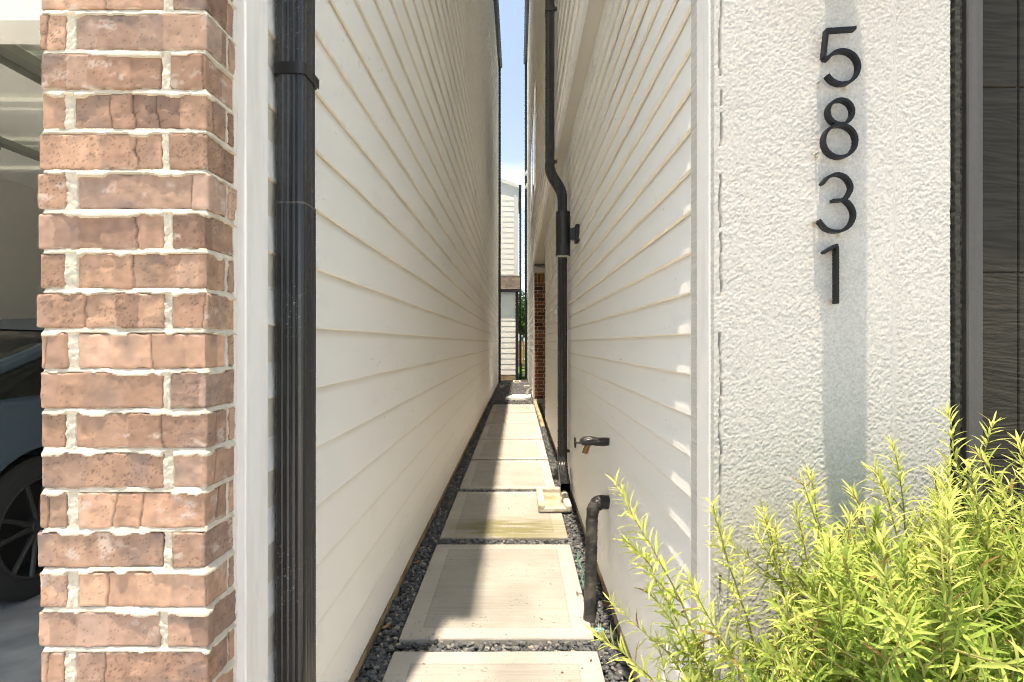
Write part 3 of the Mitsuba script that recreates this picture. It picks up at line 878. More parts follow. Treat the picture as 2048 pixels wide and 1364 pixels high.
add(st_k + '__tab', cat([cbox(dx + dw / 2 + .0018, dx + dw / 2 + .0040, dy + 0.008, dy + dd / 2, zs2 - .0125, zs2 + .0125, .0005), cyl((dx + dw / 2 + .003, dy + .028, zs2), (dx + dw / 2 + .0065, dy + .028, zs2), .0045, n=10)]), 'm_blackmetal')

# right-hand downspout with the offset below the overhang
D = key_for('downspout')
lab(D, 'black downspout with an offset bend on the right wall, behind the cylinder lamp', 'downspout', 'black downspouts')
w2, d2 = 0.074, 0.095
prof2 = rect_profile(w2, d2, 0.013, 0.0022, 4, 5, 72)
yc = 4.60 + d2 / 2
xlo, xhi = dof(1125.4, 4.6), dof(1100.2, 4.6)
zA, zB = zof(388, 4.6), zof(335, 4.6)
add(D + '__pipe', vpipe(prof2, xlo, yc, 0.31, zA), 'm_downspout', 40)
add(D + '__pipe', vpipe(prof2, xhi, yc, zB, 11.2), 'm_downspout', 40)
pa = bezier([(xlo, yc, zA - .03), (xlo, yc, zA + .085), (xhi, yc, zB - .085), (xhi, yc, zB + .03)], 18)
tg = np.gradient(pa, axis=0); tg /= np.linalg.norm(tg, axis=1, keepdims=True)
add(D + '__offset_bend', sweep(prof2 * 1.06, pa, [((t[2], 0, -t[0]), EY) for t in tg]), 'm_downspout', 40)
pb = bezier([(xlo, yc, 0.34), (xlo, yc, 0.20), (xlo, yc - 0.10, 0.165), (xlo + .002, yc - 0.30, 0.095)], 16)
tg = np.gradient(pb, axis=0); tg /= np.linalg.norm(tg, axis=1, keepdims=True)
shoe = rect_profile(w2, d2 * 0.8, 0.012, 0.0018, 4, 4, 48) * 1.04
k_ = add(D + '__shoe', sweep(shoe, pb, [(EX, (0, t[2] * -1, t[1])) if False else (EX, tuple(np.cross(t, EX) * 1)) for t in tg], cap=False), 'm_downspout', 40)
for zc in (zof(17, 4.6), zof(323, 4.6), zof(902, 4.6)):
    xx = xhi if zc > 2.6 else xlo
    sp = rect_profile(w2 + 0.006, d2 + 0.006, 0.014, 0, 1, 1, 48)
    add(D + '__strap', cat([sweep(sp, np.array([(xx, yc, zc - .015), (xx, yc, zc + .015)]), [(EX, EY)] * 2), cbox(xx + w2 / 2, xx + w2 / 2 + .022, 4.59, 4.62, zc - .012, zc + .012, .001)]), 'm_blackmetal', 40)
# rear downspouts
D = key_for('downspout')
lab(D, 'thin black downspout at the far end of the left wall', 'downspout', 'black downspouts')
add(D, vpipe(rect_profile(0.075, 0.09, .012, 0, 1, 1, 24), -0.567, YL_END - 0.02, 0.0, ZL_EAVE - 0.1), 'm_gutter', 40)
D = key_for('downspout')
lab(D, 'thin black downspout at the far end of the right wall', 'downspout', 'black downspouts')
add(D, vpipe(rect_profile(0.08, 0.09, .012, 0, 1, 1, 24), 0.282, YR_END - 0.06, -0.04, ZR_EAVE - 0.1), 'm_gutter', 40)


# ================================================================== wall lamps
def wall_lamp(base, x, y, zc, h, r, wall, axis, label):
    """up-down cylinder lamp; axis 'x': fixed to a wall at +x, 'y': to a wall at +y"""
    k = key_for(base)
    lab(k, label, 'wall lamp')
    R_ = lambda p: p if axis == 'x' else (p[1] * -1, p[0], p[2])
    def tr(m):
        v = np.array(m.vertices)
        if axis == 'y':
            v = np.c_[-v[:, 1], v[:, 0], v[:, 2]]
        m = m.copy(); m.vertices = v + [x, y, zc]
        return m
    zsg = [-h / 2, -h * .1, -h * .1, h * 0.08, h * 0.08, h / 2]
    parts = [cyl((0, 0, -h / 2), (0, 0, -h * .095), r, n=40), cyl((0, 0, -h * .095), (0, 0, -h * .085), r * .965, n=40), cyl((0, 0, -h * .085), (0, 0, h * .085), r, n=40),
             cyl((0, 0, h * .085), (0, 0, h * .095), r * .965, n=40), cyl((0, 0, h * .095), (0, 0, h / 2), r, n=40)]
    add(k + '__body', tr(cat(parts)), 'm_blackmetal', 30)
    for s in (-1, 1):
        add(k + '__lens', tr(cyl((0, 0, s * (h / 2 - .004)), (0, 0, s * (h / 2 + .0015)), r * .86, n=32)), 'm_lens')
    arm = trimesh.convex.convex_hull(np.array([(r * .8, a * .022, b * .032) for a in (-1, 1) for b in (-1, 1)] + [(wall - .02, a * .026, b * .045) for a in (-1, 1) for b in (-1, 1)]))
    add(k + '__arm', tr(arm), 'm_blackmetal')
    add(k + '__plate', tr(cat([cbox(wall - .022, wall + .006, -.055, .055, -.062, .062, .004), cyl((wall - .012, -.03, -.062), (wall - .012, -.03, -.075), .007, n=8)])), 'm_blackmetal')
    return k


YLAMP = 3.93
wall_lamp('wall_lamp', dof(1126, YLAMP), YLAMP, zof(468, YLAMP), 0.315, 0.0515, XR - dof(1126, YLAMP), 'x', 'black up-down cylinder lamp on the right siding wall')
wall_lamp('wall_lamp', 0.684, Y_STUC - 0.15, 2.35, 0.70, 0.0475, 0.15, 'y', 'unseen black cylinder lamp added above the house numbers to cast the shadow band on the stucco')  # added out of view, sized to throw the upright shadow band on the stucco

# ================================================================== house numbers
YN = Y_STUC - 0.0235           # front face
NS = F / YN


def seven(c):
    return [(1600 + x * 0.2345, 20 + y * 0.2345) for x, y in c]


def eight(c):
    return [(1600 + x * 0.2420, 330 + y * 0.2420) for x, y in c]


def arc(cx, cy, r, a0, a1, n=40):
    return [(cx + r * math.cos(math.radians(t)), cy + r * math.sin(math.radians(t))) for t in np.linspace(a0, a1, n)]


def to_wall(pts):
    return [((x - VX) / NS, EYE - (y - VY) / NS) for x, y in pts]


WN = 0.0063
strokes = {
    'five': [seven([(484, 148), (238, 164), (213, 398)]), seven([(213, 398)] + arc(368, 478, 142, 210, 512, 60))],
    'eight': [seven(arc(355, 861, 105, 0, 360, 60)), seven(arc(350, 1110, 138, 0, 360, 70))],
    'three': [eight(spline([(192, 152), (245, 95), (322, 70), (395, 103), (432, 175), (412, 240), (372, 281), (278, 290)], 90).tolist()),
              eight(spline([(330, 288), (372, 281), (428, 330), (455, 405), (432, 482), (372, 533), (295, 545), (220, 520), (162, 452)], 90).tolist())],
    'one': [eight([(312, 1146), (312, 672)]), eight([(206, 722), (300, 664), (319, 664)])],
}
names = {'five': 'black metal digit 5, topmost house number on the stucco wall', 'eight': 'black metal digit 8 on the stucco wall, second from the top',
         'three': 'black metal digit 3 on the stucco wall, third from the top', 'one': 'black metal digit 1, lowest house number on the stucco wall'}
pins = {'five': seven([(287, 158), (198, 585), (430, 600)]), 'eight': seven([(300, 775), (400, 1222), (182, 1200)]), 'three': eight([(255, 92), (360, 540), (160, 460)]), 'one': eight([(312, 690), (312, 1120)])}
for nm in ('five', 'eight', 'three', 'one'):
    k = key_for('house_number')
    lab(k, names[nm], 'house number', 'house numbers on the stucco wall')
    sh = shapely.union_all([sg.LineString(to_wall(s)).buffer(WN / 2, cap_style='flat', join_style='mitre', quad_segs=8) for s in strokes[nm]])
    sh = sh.buffer(-0.0003).buffer(0.0003)
    if sh.geom_type != 'Polygon':
        sh = max(sh.geoms, key=lambda g: g.area)
    m = trimesh.creation.extrude_polygon(sh, 0.0155, engine='earcut')
    v = np.array(m.vertices)
    m.vertices = np.c_[v[:, 0], YN + v[:, 2], v[:, 1]]
    m.faces = m.faces[:, ::-1]
    add(k + '__digit', m, 'm_number', 35)
    for (px, pz) in to_wall(pins[nm]):
        add(k + '__pin', cyl((px, YN + 0.010, pz), (px, Y_STUC + 0.006, pz), 0.0022, n=8), 'm_galv')
        RUST.append((px, pz - 0.004, 0.006))

# ================================================================== tap, wrapped pipe, splash block
YT = 2.60
tx = XR
tz = zof(884, YT)
k = key_for('outdoor_tap')
lab(k, 'outdoor tap wrapped in black tape with brass spout on the right wall', 'tap')
pp = np.array([(tx + .01, YT, tz + .002), (tx - .05, YT, tz + .001), (tx - .085, YT, tz + .006), (tx - .115, YT, tz + .004), (tx - .132, YT - .002, tz - .002)])
pp = spline(pp, 24)
rr = np.interp(np.linspace(0, 1, len(pp)), [0, .35, .6, .85, 1], [.019, .021, .023, .018, .013])
m = tube(pp, rr, 16)
v = np.array(m.vertices); v += (meshkit.fbm(v * 55, 3, 51) - .5)[:, None] * 0.006; m.vertices = v
add(k + '__wrapped_body', m, 'm_tape', 30)
sp0 = np.array([tx - .098, YT - .004, tz - .012])
add(k + '__spout', cat([cyl(sp0, sp0 + [-.010, -.004, -.022], .0125, n=14), cyl(sp0 + [-.010, -.004, -.022], sp0 + [-.013, -.005, -.030], .0145, n=14), cyl(sp0 + [-.013, -.005, -.030], sp0 + [-.016, -.006, -.040], .013, n=14)]), 'm_brass', 30)
hub = np.array([tx - .158, YT - .003, tz - .002])
ms = [cyl(hub + [.03, 0, 0], hub, .005, n=10)]
ring = [hub + [0, .020 * (1 + .16 * math.cos(6 * a)) * math.cos(a), .020 * (1 + .16 * math.cos(6 * a)) * math.sin(a)] for a in np.linspace(0, 2 * np.pi, 49)]
ms.append(tube(ring, .0042, 8, cap=False))
for a in (0, 2 * np.pi / 3, 4 * np.pi / 3):
    ms.append(cyl(hub, hub + [0, .02 * math.cos(a), .02 * math.sin(a)], .003, n=6))
add(k + '__handle', cat(ms), 'm_blackmetal', 30)

k = key_for('wrapped_pipe')
lab(k, 'pipe in black insulation bending from the right wall down into the gravel', 'pipe')
zt = zof(1008, 2.62)
pp = spline([(XR + .012, 2.62, zt + .006), (XR - .035, 2.62, zt + .008), (XR - .066, 2.612, zt - .012), (XR - .078, 2.60, zt - .06), (XR - .084, 2.575, zt - .16), (XR - .096, 2.52, zt - .33), (XR - .112, 2.455, -.05)], 70)
rr = np.interp(np.linspace(0, 1, len(pp)), [0, .12, .2, .3, .6, 1], [.027, .030, .033, .030, .028, .027])
m = tube(pp, rr, 18)
v = np.array(m.vertices); v += (meshkit.fbm(v * [40, 40, 55], 3, 52) - .5)[:, None] * 0.009; m.vertices = v
add(k + '__insulation', m, 'm_foam', 40)
m = tube(pp[1:20], rr[1:20] + .0025, 18)
v = np.array(m.vertices); v += (meshkit.fbm(v * 60, 3, 53) - .5)[:, None] * 0.010; m.vertices = v
add(k + '__tape', m, 'm_tape', 25)

k = key_for('splash_block')
lab(k, 'pale concrete splash block under the right downspout', 'splash block', 'concrete splash blocks')


def splash(x0, x1, y0, y1, z0, h, nar=0.0):
    """a shallow tray: floor, two high side rims, a back rim and a low front lip"""
    r = min(.048, (x1 - x0) * .2)
    return cat([cbox(x0, x0 + r, y0, y1, z0, z0 + h, .012), cbox(x1 - r, x1, y0, y1, z0, z0 + h, .012), cbox(x0 + r * .6, x1 - r * .6, y1 - r, y1 - .002, z0, z0 + h * .97, .012),
                cbox(x0 + r * .6, x1 - r * .6, y0 + .002, y0 + r * .8, z0 + .001, z0 + h * .62, .01), ])


add(k + '__rim', splash(0.150, 0.392, 4.00, 4.52, 0.004, 0.06), 'm_splash')
mat('m_trayfloor', lambda p, n, uv: mix((0.42, 0.37, 0.29), (0.26, 0.235, 0.14), smoothstep(0.3, 0.75, fbm(p.x * 12, p.y * 9, 2.0, 4))), 0.9, 0.1)
add(k + '__floor', box(.17, .372, 4.01, 4.51, .006, .022), 'm_trayfloor')

# ================================================================== car in the open garage
CAR = key_for('car')
lab(CAR, 'dark blue car parked inside the open garage behind the brick pier', 'car')
CXC, CY0 = -3.24, 1.92          # middle of the car, its rear end
stt = np.array([  # y, half width, sill, belt z, half belt, roof z, half roof
    (0.00, 0.70, .42, .82, .64), (0.06, 0.82, .34, .90, .74), (0.25, 0.89, .28, .955, .80), (0.80, 0.915, .24, .975, .84), (1.5, 0.91, .22, .96, .85), (2.6, 0.91, .22, .94, .84),
    (3.1, 0.915, .22, .92, .82), (3.8, 0.91, .24, .86, .76), (4.35, 0.86, .28, .76, .70), (4.6, 0.74, .36, .66, .58), (4.66, 0.62, .42, .60, .50)])
ys = np.linspace(0, 4.66, 60)
col_ = [np.interp(ys, stt[:, 0], stt[:, i]) for i in range(5)]
secs = []
for y_, hw, sill, belt, hb in zip(ys, *col_[1:]):
    half = [(hw * .86, sill), (hw * .97, sill + .07), (hw, sill + .22), (hw * .995, belt - .22), (hw * .975, belt - .10), ((hw + hb) / 2 + .01, belt - .02), (hb, belt), (hb * .6, belt + .025)]
    ring = [(x, z) for x, z in half] + [(-x, z) for x, z in half[::-1]]
    secs.append([(CXC + x, CY0 + y_, z) for x, z in ring])
secs = np.array(secs)
n_ = secs.shape[1]
vv = secs.reshape(-1, 3)
i, j = np.meshgrid(np.arange(len(ys) - 1), np.arange(n_), indexing='ij')
q = np.stack([i * n_ + j, i * n_ + (j + 1) % n_, (i + 1) * n_ + (j + 1) % n_, (i + 1) * n_ + j], -1).reshape(-1, 4)
ff = np.vstack([q[:, [0, 1, 2]], q[:, [0, 2, 3]]])
c0 = len(vv)
vv = np.vstack([vv, secs[0].mean(0), secs[-1].mean(0)])
kk = np.arange(n_)
ff = np.vstack([ff, np.stack([np.full(n_, c0), (kk + 1) % n_, kk], 1), np.stack([np.full(n_, c0 + 1), (len(ys) - 1) * n_ + kk, (len(ys) - 1) * n_ + (kk + 1) % n_], 1)])
body = trimesh.Trimesh(vv, ff)
if body.volume < 0:
    body.invert()
bm = manifold3d.Manifold(manifold3d.Mesh(np.asarray(body.vertices, np.float32), np.asarray(body.faces, np.uint32)))
WY = (2.72, 2.72 + 2.72)
WZ, WR = 0.337, 0.343
for wy in WY:
    for s in (-1, 1):
        c_ = manifold3d.Manifold.cylinder(0.30, WR + .045, WR + .045, 48).rotate((0, 90, 0)).translate((CXC + s * .80 - .15, wy, WZ + .01))
        bm = bm - c_
add(CAR + '__body', bm, 'm_carpaint', 32)
gh = np.array([(0.55, .80, .955, .975), (1.05, .70, 1.22, 1.0), (1.7, .64, 1.385, 1.0), (2.3, .635, 1.41, 1.0), (2.9, .65, 1.33, 1.0), (3.55, .70, .93, 1.0)])
gy = np.linspace(0.35, 3.6, 50)
grw, grz = np.interp(gy, [.35, 1.0, 1.7, 2.4, 2.9, 3.6], [.72, .70, .62, .61, .63, .66]), np.interp(gy, [.35, .7, 1.1, 1.7, 2.3, 2.8, 3.6], [.96, 1.12, 1.28, 1.385, 1.405, 1.34, .90])
gbw = np.interp(gy, [.35, .8, 1.6, 3.0, 3.6], [.80, .835, .845, .82, .76])
gbz = np.interp(gy, [.35, 1.5, 3.0, 3.6], [.955, .955, .915, .87])
def loft(half_fn):
    s_ = np.array([[(CXC + x, CY0 + y_, z) for x, z in half_fn(a)] for a, y_ in enumerate(gy)])
    return s_.reshape(-1, 3), grid_faces(s_.shape[0], s_.shape[1], True)
def cross(a):
    zt_, zb_ = max(grz[a], gbz[a] + .012), gbz[a] - .02
    h_ = [(gbw[a] - .02, zb_), (gbw[a] * .6 + grw[a] * .4 + .015, zb_ + (zt_ - zb_) * .5), (grw[a], zt_ - .05 * min(1, (zt_ - zb_) * 3)), (grw[a] * .9, zt_ - .008), (0, zt_ + .012)]
    return h_ + [(-x, z) for x, z in h_[-2::-1]]
add(CAR + '__glasshouse', loft(cross), 'm_carglass', 35)
def roofc(a):
    h_ = cross(a)[3:6]
    return [(x * 1.02, z + .006) for x, z in h_]
sel = [a for a in range(len(gy)) if 1.25 < gy[a] < 2.65]
rs = np.array([[(CXC + x, CY0 + gy[a], z) for x, z in roofc(a)] for a in sel])
add(CAR + '__roof', (rs.reshape(-1, 3), grid_faces(rs.shape[0], 3, True)), 'm_carpaint', 35)
for ya, yb in ((0.42, 0.62), (1.5, 1.62), (2.62, 3.5)):
    for s in (-1, 1):
        w_ = []
        for t_ in np.linspace(0, 1, 8):
            a = int(np.argmin(np.abs(gy - (ya + (yb - ya) * (t_ if ya > 2 else 1)))))
            if ya < 1:
                a = int(np.argmin(np.abs(gy - (0.42 + 0.95 * t_))))
            p2, p3 = cross(a)[1], cross(a)[2]
            b_ = cross(a)[0]
            if ya > 1 and ya < 2:
                P_ = np.array(b_) * (1 - t_) + np.array(p3) * t_ + np.array([.018 * math.sin(t_ * 3.14), 0])
                yy = CY0 + ya
            else:
                P_ = np.array(p3); yy = CY0 + gy[a]
            w_.append((CXC + s * (P_[0] + .004), yy, P_[1] + .004))
        add(CAR + '__pillar', tube(np.array(w_), .035, 8), 'm_carpaint', 40)
for wy in WY:
    for s in (-1, 1):
        wk = key_for(CAR + '__wheel')
        xo = CXC + s * 0.895
        prof_t = [(0, .245), (0.0, .262), (.004, .30), (.012, .325), (.03, WR), (.12, WR), (.20, WR), (.225, .31), (.225, .25)]
        an = np.linspace(0, 2 * np.pi, 61)
        vt = np.array([[(xo - s * a, wy + b * math.cos(t), WZ + b * math.sin(t)) for t in an] for a, b in prof_t])
        add(wk + '__tyre', (vt.reshape(-1, 3), grid_faces(len(prof_t), 61, s > 0)), 'm_tyre', 35)
        prof_r = [(-.002, .246), (.004, .252), (.010, .236), (.05, .225), (.13, .215), (.13, .0)]
        vr = np.array([[(xo - s * a, wy + b * math.cos(t), WZ + b * math.sin(t)) for t in an] for a, b in prof_r])
        ms = [trimesh.Trimesh(vr.reshape(-1, 3), grid_faces(len(prof_r), 61, s > 0), process=False)]
        add(wk + '__barrel', ms[0], 'm_tyre', 35)
        sm = [tube([(xo - s * .008, wy + .240 * math.cos(t), WZ + .240 * math.sin(t)) for t in np.linspace(0, 2 * np.pi, 61)], .009, 8, False)]
        sm.append(cyl((xo - s * .05, wy, WZ), (xo - s * .012, wy, WZ), .055, .045, 20))
        for q_ in range(10):
            t0_ = q_ // 2 * 2 * np.pi / 5 + .45 + (0.17 if q_ % 2 else -0.17)
            t1_ = q_ // 2 * 2 * np.pi / 5 + .45 + (0.24 if q_ % 2 else -0.24)
            sm.append(tube([(xo - s * .03, wy + .045 * math.cos(t0_), WZ + .045 * math.sin(t0_)), (xo - s * .018, wy + .15 * math.cos(t1_), WZ + .15 * math.sin(t1_)), (xo - s * .010, wy + .236 * math.cos(t1_), WZ + .236 * math.sin(t1_))], [.016, .012, .013], 8))
        add(wk + '__rim', cat(sm), 'm_rim', 40)
for s in (-1, 1):
    add(CAR + '__tail_light', cbox(CXC + s * .62 - .14, CXC + s * .62 + .14, CY0 - .002, CY0 + .12, .74, .84, .01), 'm_brass')
add(CAR + '__sill_trim', cat([cbox(CXC + s * .90 - .012, CXC + s * .90 + .012, CY0 + 1.25, CY0 + 3.05, .20, .27, .004) for s in (-1, 1)]), 'm_tyre')

# ================================================================== far house behind the alley
N = key_for('house')
lab(N, 'white lap-sided house with small skirt roof beyond the end of the alley', 'house')
YF = 18.9
xr1 = dof(1031, YF)
add(N + '__lower_wall', box(-3.5, xr1 - .004, YF + .016, YF + 4, -.1, 3.1), 'm_farwhite')
for i_, z in enumerate(np.arange(.15, 3.02, .186)):
    v = np.array([(x, y, zz_) for x in (-3.5, xr1) for (y, zz_) in ((YF - .004, z), (YF + .014, z), (YF + .014, z + .2), (YF + .008, z + .2))])
    add(N + '__lower_wall__plank', trimesh.convex.convex_hull(v), 'm_farwhite')
add(N + '__foundation', box(-3.5, xr1 - .01, YF + .004, YF + 4, -.15, .148), 'm_foundation')
add(N + '__corner_post', cbox(xr1, dof(1037, YF), YF - .02, YF + .1, -.05, 3.02, .003), 'm_gutter')
zr0, zr1 = 3.06, zof(551, YF + .42)
v = np.array([(-3.6, YF - .12, zr0), (dof(1040, YF), YF - .12, zr0), (-3.6, YF - .12, zr0 + .02), (dof(1040, YF), YF - .12, zr0 + .02), (-3.6, YF + .45, zr1), (dof(1040, YF), YF + .45, zr1), (-3.6, YF + .45, zr0), (dof(1040, YF), YF + .45, zr0)])
add(N + '__skirt_roof', trimesh.convex.convex_hull(v), 'm_shingle')
add(N + '__fascia', cbox(-3.6, dof(1041, YF), YF - .145, YF - .122, 2.98, 3.085, .004), 'm_gutter')
YF2 = YF + .42
xr2 = dof(1036, YF2)
ztop = lambda x: zof(358, YF2) - (x - dof(1000, YF2)) * (zof(358, YF2) - zof(372, YF2)) / (dof(1040, YF2) - dof(1000, YF2))
pl = sg.Polygon([(-3.5, zr1 - .2), (xr2, zr1 - .2), (xr2, ztop(xr2) - .02), (-3.5, ztop(-3.5) - .02)])
m = trimesh.creation.extrude_polygon(pl, 3.0, engine='earcut')
v = np.array(m.vertices); m.vertices = np.c_[v[:, 0], YF2 + .016 + v[:, 2], v[:, 1]]; m.faces = m.faces[:, ::-1]
add(N + '__upper_wall', m, 'm_farwhite')
for z in np.arange(zr1 + .03, ztop(xr2) - .35, .186):
    v = np.array([(x, y, zz_) for x in (-3.5, dof(1028, YF2)) for (y, zz_) in ((YF2 - .004, z), (YF2 + .014, z), (YF2 + .014, z + .2), (YF2 + .008, z + .2))])
    add(N + '__upper_wall__plank', trimesh.convex.convex_hull(v), 'm_farwhite')
add(N + '__upper_corner', cbox(dof(1028, YF2) + .003, xr2, YF2 - .012, YF2 + .1, zr1, ztop(xr2) - .1, .003), 'm_vinyl')
rk = np.array([(x, y, ztop(x) + dz) for x in (-3.5, dof(1037, YF2)) for y in (YF2 - .06, YF2 + 3.2) for dz in (-.10, .03)])
add(N + '__roof_edge', trimesh.convex.convex_hull(rk), 'm_vinyl')
add(N + '__gutter', cbox(dof(1037.5, YF2), dof(1043, YF2), YF2 - .05, YF2 + 3.1, zof(386, YF2), zof(370, YF2), .006), 'm_gutter')
add(N + '__rear_downspout', vpipe(rect_profile(.07, .07, .012, 0, 1, 1, 16), dof(1040.5, YF2), YF2 + .02, -.05, zof(380, YF2)), 'm_gutter', 40)
lab(N + '__rear_downspout', 'black downspout at the right corner of the white house')

# ---- far bits on the gravel
k = key_for('splash_block')
lab(k, 'small pale splash block at the foot of the far white house', 'splash block', 'concrete splash blocks')
add(k, splash(dof(1026, 17.4), dof(1041, 17.4), 17.1, 17.7, GZ + .01, .07), 'm_splash')
k = key_for('slab')
lab(k, 'white tapered slab lying on the dark gravel past the last paver', 'slab')
v = np.array([(x, y, z) for z in (GZ + .01, .035) for (x, y) in ((dof(1011, 12.1), 12.05), (dof(1050, 12.1), 12.0), (dof(1062, 12.5), 12.45), (dof(1062, 13.0), 13.0), (dof(1030, 13.0), 13.0), (dof(1012, 12.4), 12.35))])
v[6:, :2] = v[6:, :2] * .985 + v[6:, :2].mean(0) * .015
add(k, trimesh.convex.convex_hull(v), 'm_vinyl')
k = key_for('drain_hose')
lab(k, 'grey corrugated hose bending down beside the right wall past the path', 'hose')
pt = bezier([(XU + .01, 12.9, .16), (0.22, 12.9, .17), (0.20, 12.7, .02)], 30)
add(k, tube(pt, .035 + .005 * np.sin(np.arange(len(pt)) * 2.1), 12), 'm_greyhose', 30)
for (px, py, yy, w_, lb, mt) in ((1004, 774, 15.4, .06, 'small pale stone block at the foot of the left wall, far end', 'm_splash'), (1054, 774, 15.4, .09, 'small grey block at the foot of the right wall, far end', 'm_concrete')):
    k = key_for('stone_block'); lab(k, lb, 'block')
    x_ = dof(px, yy)
    add(k, cbox(x_ - w_, x_ + w_, yy - .05, yy + .05, GZ, .05, .006), mt)
k = key_for('rusty_pipe')
lab(k, 'rust-stained low pipe in the corner at the end of the pavers', 'pipe')
add(k, tube(spline([(.345, 11.3, .05), (.35, 10.6, .02), (.36, 9.6, .015), (.37, 8.6, .0), (.375, 8.2, -.03)], 40), .035, 10), 'm_foundation', 30)
k = key_for('plastic_scrap'); lab(k, 'crumpled pale blue plastic scrap on the gravel by the wrapped pipe', 'scrap')
rng = np.random.default_rng(12)
m = trimesh.creation.icosphere(2)
v = np.array(m.vertices); v *= (0.5 + 1.0 * meshkit.fbm(v * 2.4, 3, 3))[:, None]; v = v * [.022, .012, .008] + [dof(1198, 2.40), 2.40, -.012]
m.vertices = v
mat('m_blue', (0.22, 0.48, 0.66), 0.4, 0.4)
add(k, m, 'm_blue')
k = key_for('garden_wire'); lab(k, 'short green wire lying on the gravel behind the wrapped pipe', 'wire')
mat('m_greenwire', (0.06, 0.28, 0.19), 0.5, 0.4)
add(k, tube(spline([(.36, 3.30, -.012), (.345, 3.15, -.006), (.355, 3.0, -.01), (.335, 2.88, -.004), (.35, 2.75, -.012)], 30), .0035, 6), 'm_greenwire', True)
rng = np.random.default_rng(8)
for (px, py, lb) in ((833, 1128, 'curled brown leaf on the left gravel beside the second paver'), (772, 1258, 'reddish dry leaf on the left gravel at the gap between the two nearest pavers'), (900, 1007, 'dry leaf on the left gravel beside the algae-stained paver'),
                     (963, 844, 'pale pinkish dry leaf on the left gravel far along the path'), (1212, 1215, 'dry brown leaf on the gravel right of the wrapped pipe')):
    k = key_for('dead_leaf')
    lab(k, lb, 'leaf')
    Y_ = (EYE + .015) * F / (py - VY)
    t_ = np.linspace(-1, 1, 7)
    hw_ = .010 * (1 - t_ ** 2) + .0006
    a = rng.uniform(0, 3.1)
    pts_ = np.array([[(t * .026, s * h, .006 + abs(s) * h * .6 + .008 * t * t) for s in (-1, 0, 1)] for t, h in zip(t_, hw_)])
    ca, sa = math.cos(a), math.sin(a)
    P_ = pts_.reshape(-1, 3) @ np.array([[ca, -sa, 0], [sa, ca, 0], [0, 0, 1]]).T + [dof(px, Y_), Y_, -.016]
    cc = np.array([[.30, .14, .06], [.24, .13, .07], [.36, .20, .08]])[rng.integers(0, 3)]
    add(k, (P_, grid_faces(7, 3)), 'm_vertex', False, None, np.tile(cc, (21, 1)))


k = key_for('leaf_litter')
lab(k, 'small dark flecks of leaf and grit scattered on the pavers', 'leaf litter', kind='stuff')
rg_ = np.random.default_rng(66)
LV, LF = [], []
for i_ in range(150):
    Y_ = 1.9 + 9 * rg_.random() ** 1.3
    x_ = rg_.uniform(PX0 + .01, PX1 - .01)
    if not any(a < Y_ < b for a, b in PAVERS):
        continue
    s_ = rg_.uniform(.0025, .0075) * (1.6 if rg_.random() < .15 else 1)
    an = rg_.uniform(0, 6.28) + np.array([0, 1.7, 3.1, 4.6])
    q_ = np.c_[x_ + np.cos(an) * s_ * np.array([1, .45, 1, .45]), Y_ + np.sin(an) * s_ * np.array([1, .45, 1, .45]), .002 + rg_.uniform(0, .003, 4)]
    LF += [[len(LV) * 4, len(LV) * 4 + 1, len(LV) * 4 + 2], [len(LV) * 4, len(LV) * 4 + 2, len(LV) * 4 + 3]]
    LV.append(q_)
add(k, (np.vstack(LV), np.array(LF)), 'm_bark')


# ---- tree, fence and neighbour seen through the slit
def foliage(center, rad, n, size, seed, cols):
    rg_ = np.random.default_rng(seed)
    d = rg_.normal(size=(n, 3)); d /= np.linalg.norm(d, axis=1, keepdims=True)
    r_ = rg_.random(n) ** .5
    P_ = center + d * r_[:, None] * rad * (0.72 + .5 * meshkit.fbm(d * 2.2 + seed, 3, seed))[:, None]
    a = rg_.normal(size=(n, 3)); a /= np.linalg.norm(a, axis=1, keepdims=True)
    b = np.cross(a, rg_.normal(size=(n, 3))); b /= np.linalg.norm(b, axis=1, keepdims=True)
    s_ = size * rg_.uniform(.6, 1.3, (n, 1))
    v_ = np.stack([P_ - a * s_, P_ + b * s_ * .5, P_ + a * s_, P_ - b * s_ * .5], 1).reshape(-1, 3)
    i_ = np.arange(n)[:, None] * 4
    f_ = np.vstack([i_ + [0, 1, 2], i_ + [0, 2, 3]])
    c_ = np.repeat(np.asarray(cols)[rg_.integers(0, len(cols), n)] * rg_.uniform(.75, 1.25, (n, 1)), 4, 0)
    return (v_, f_), c_


GREENS = [(.06, .12, .02), (.09, .16, .03), (.04, .085, .02)]
for (x_, y_, h_, r_, sd, lb) in ((.55, 33., 2.6, 1.1, 3, 'bright green small tree seen through the gap at the alley end'), (-.8, 52., 5.2, 2.0, 4, 'taller dark green tree far behind the gap at the alley end')):
    k = key_for('tree'); lab(k, lb, 'tree')
    add(k + '__trunk', tube(spline([(x_, y_, -.12), (x_ + .05, y_, h_ * .4), (x_, y_, h_)], 12), np.linspace(.12, .04, 13)[:len(spline([(x_, y_, -.12), (x_ + .05, y_, h_ * .4), (x_, y_, h_)], 12))], 8), 'm_bark', True)
    m, c = foliage(np.array([x_, y_, h_]), np.array([r_, r_, r_ * .9]), 2600, .13, sd, GREENS)
    add(k + '__crown', m, 'm_leaf', False, None, c)
k = key_for('fence'); lab(k, 'low brown wooden fence across the lawn at the alley end', 'fence')
for i_ in range(26):
    x_ = -.6 + i_ * .105
    add(k + '__slat', cbox(x_, x_ + .09, 30.0, 30.02, -.1, 1.35, .004), 'm_fencewood')
add(k + '__rail', cat([box(-.6, 2.13, 30.022, 30.06, z_, z_ + .08) for z_ in (.25, 1.05)]), 'm_fencewood')
k = key_for('building'); lab(k, 'pale tall building far away behind the trees', 'building')
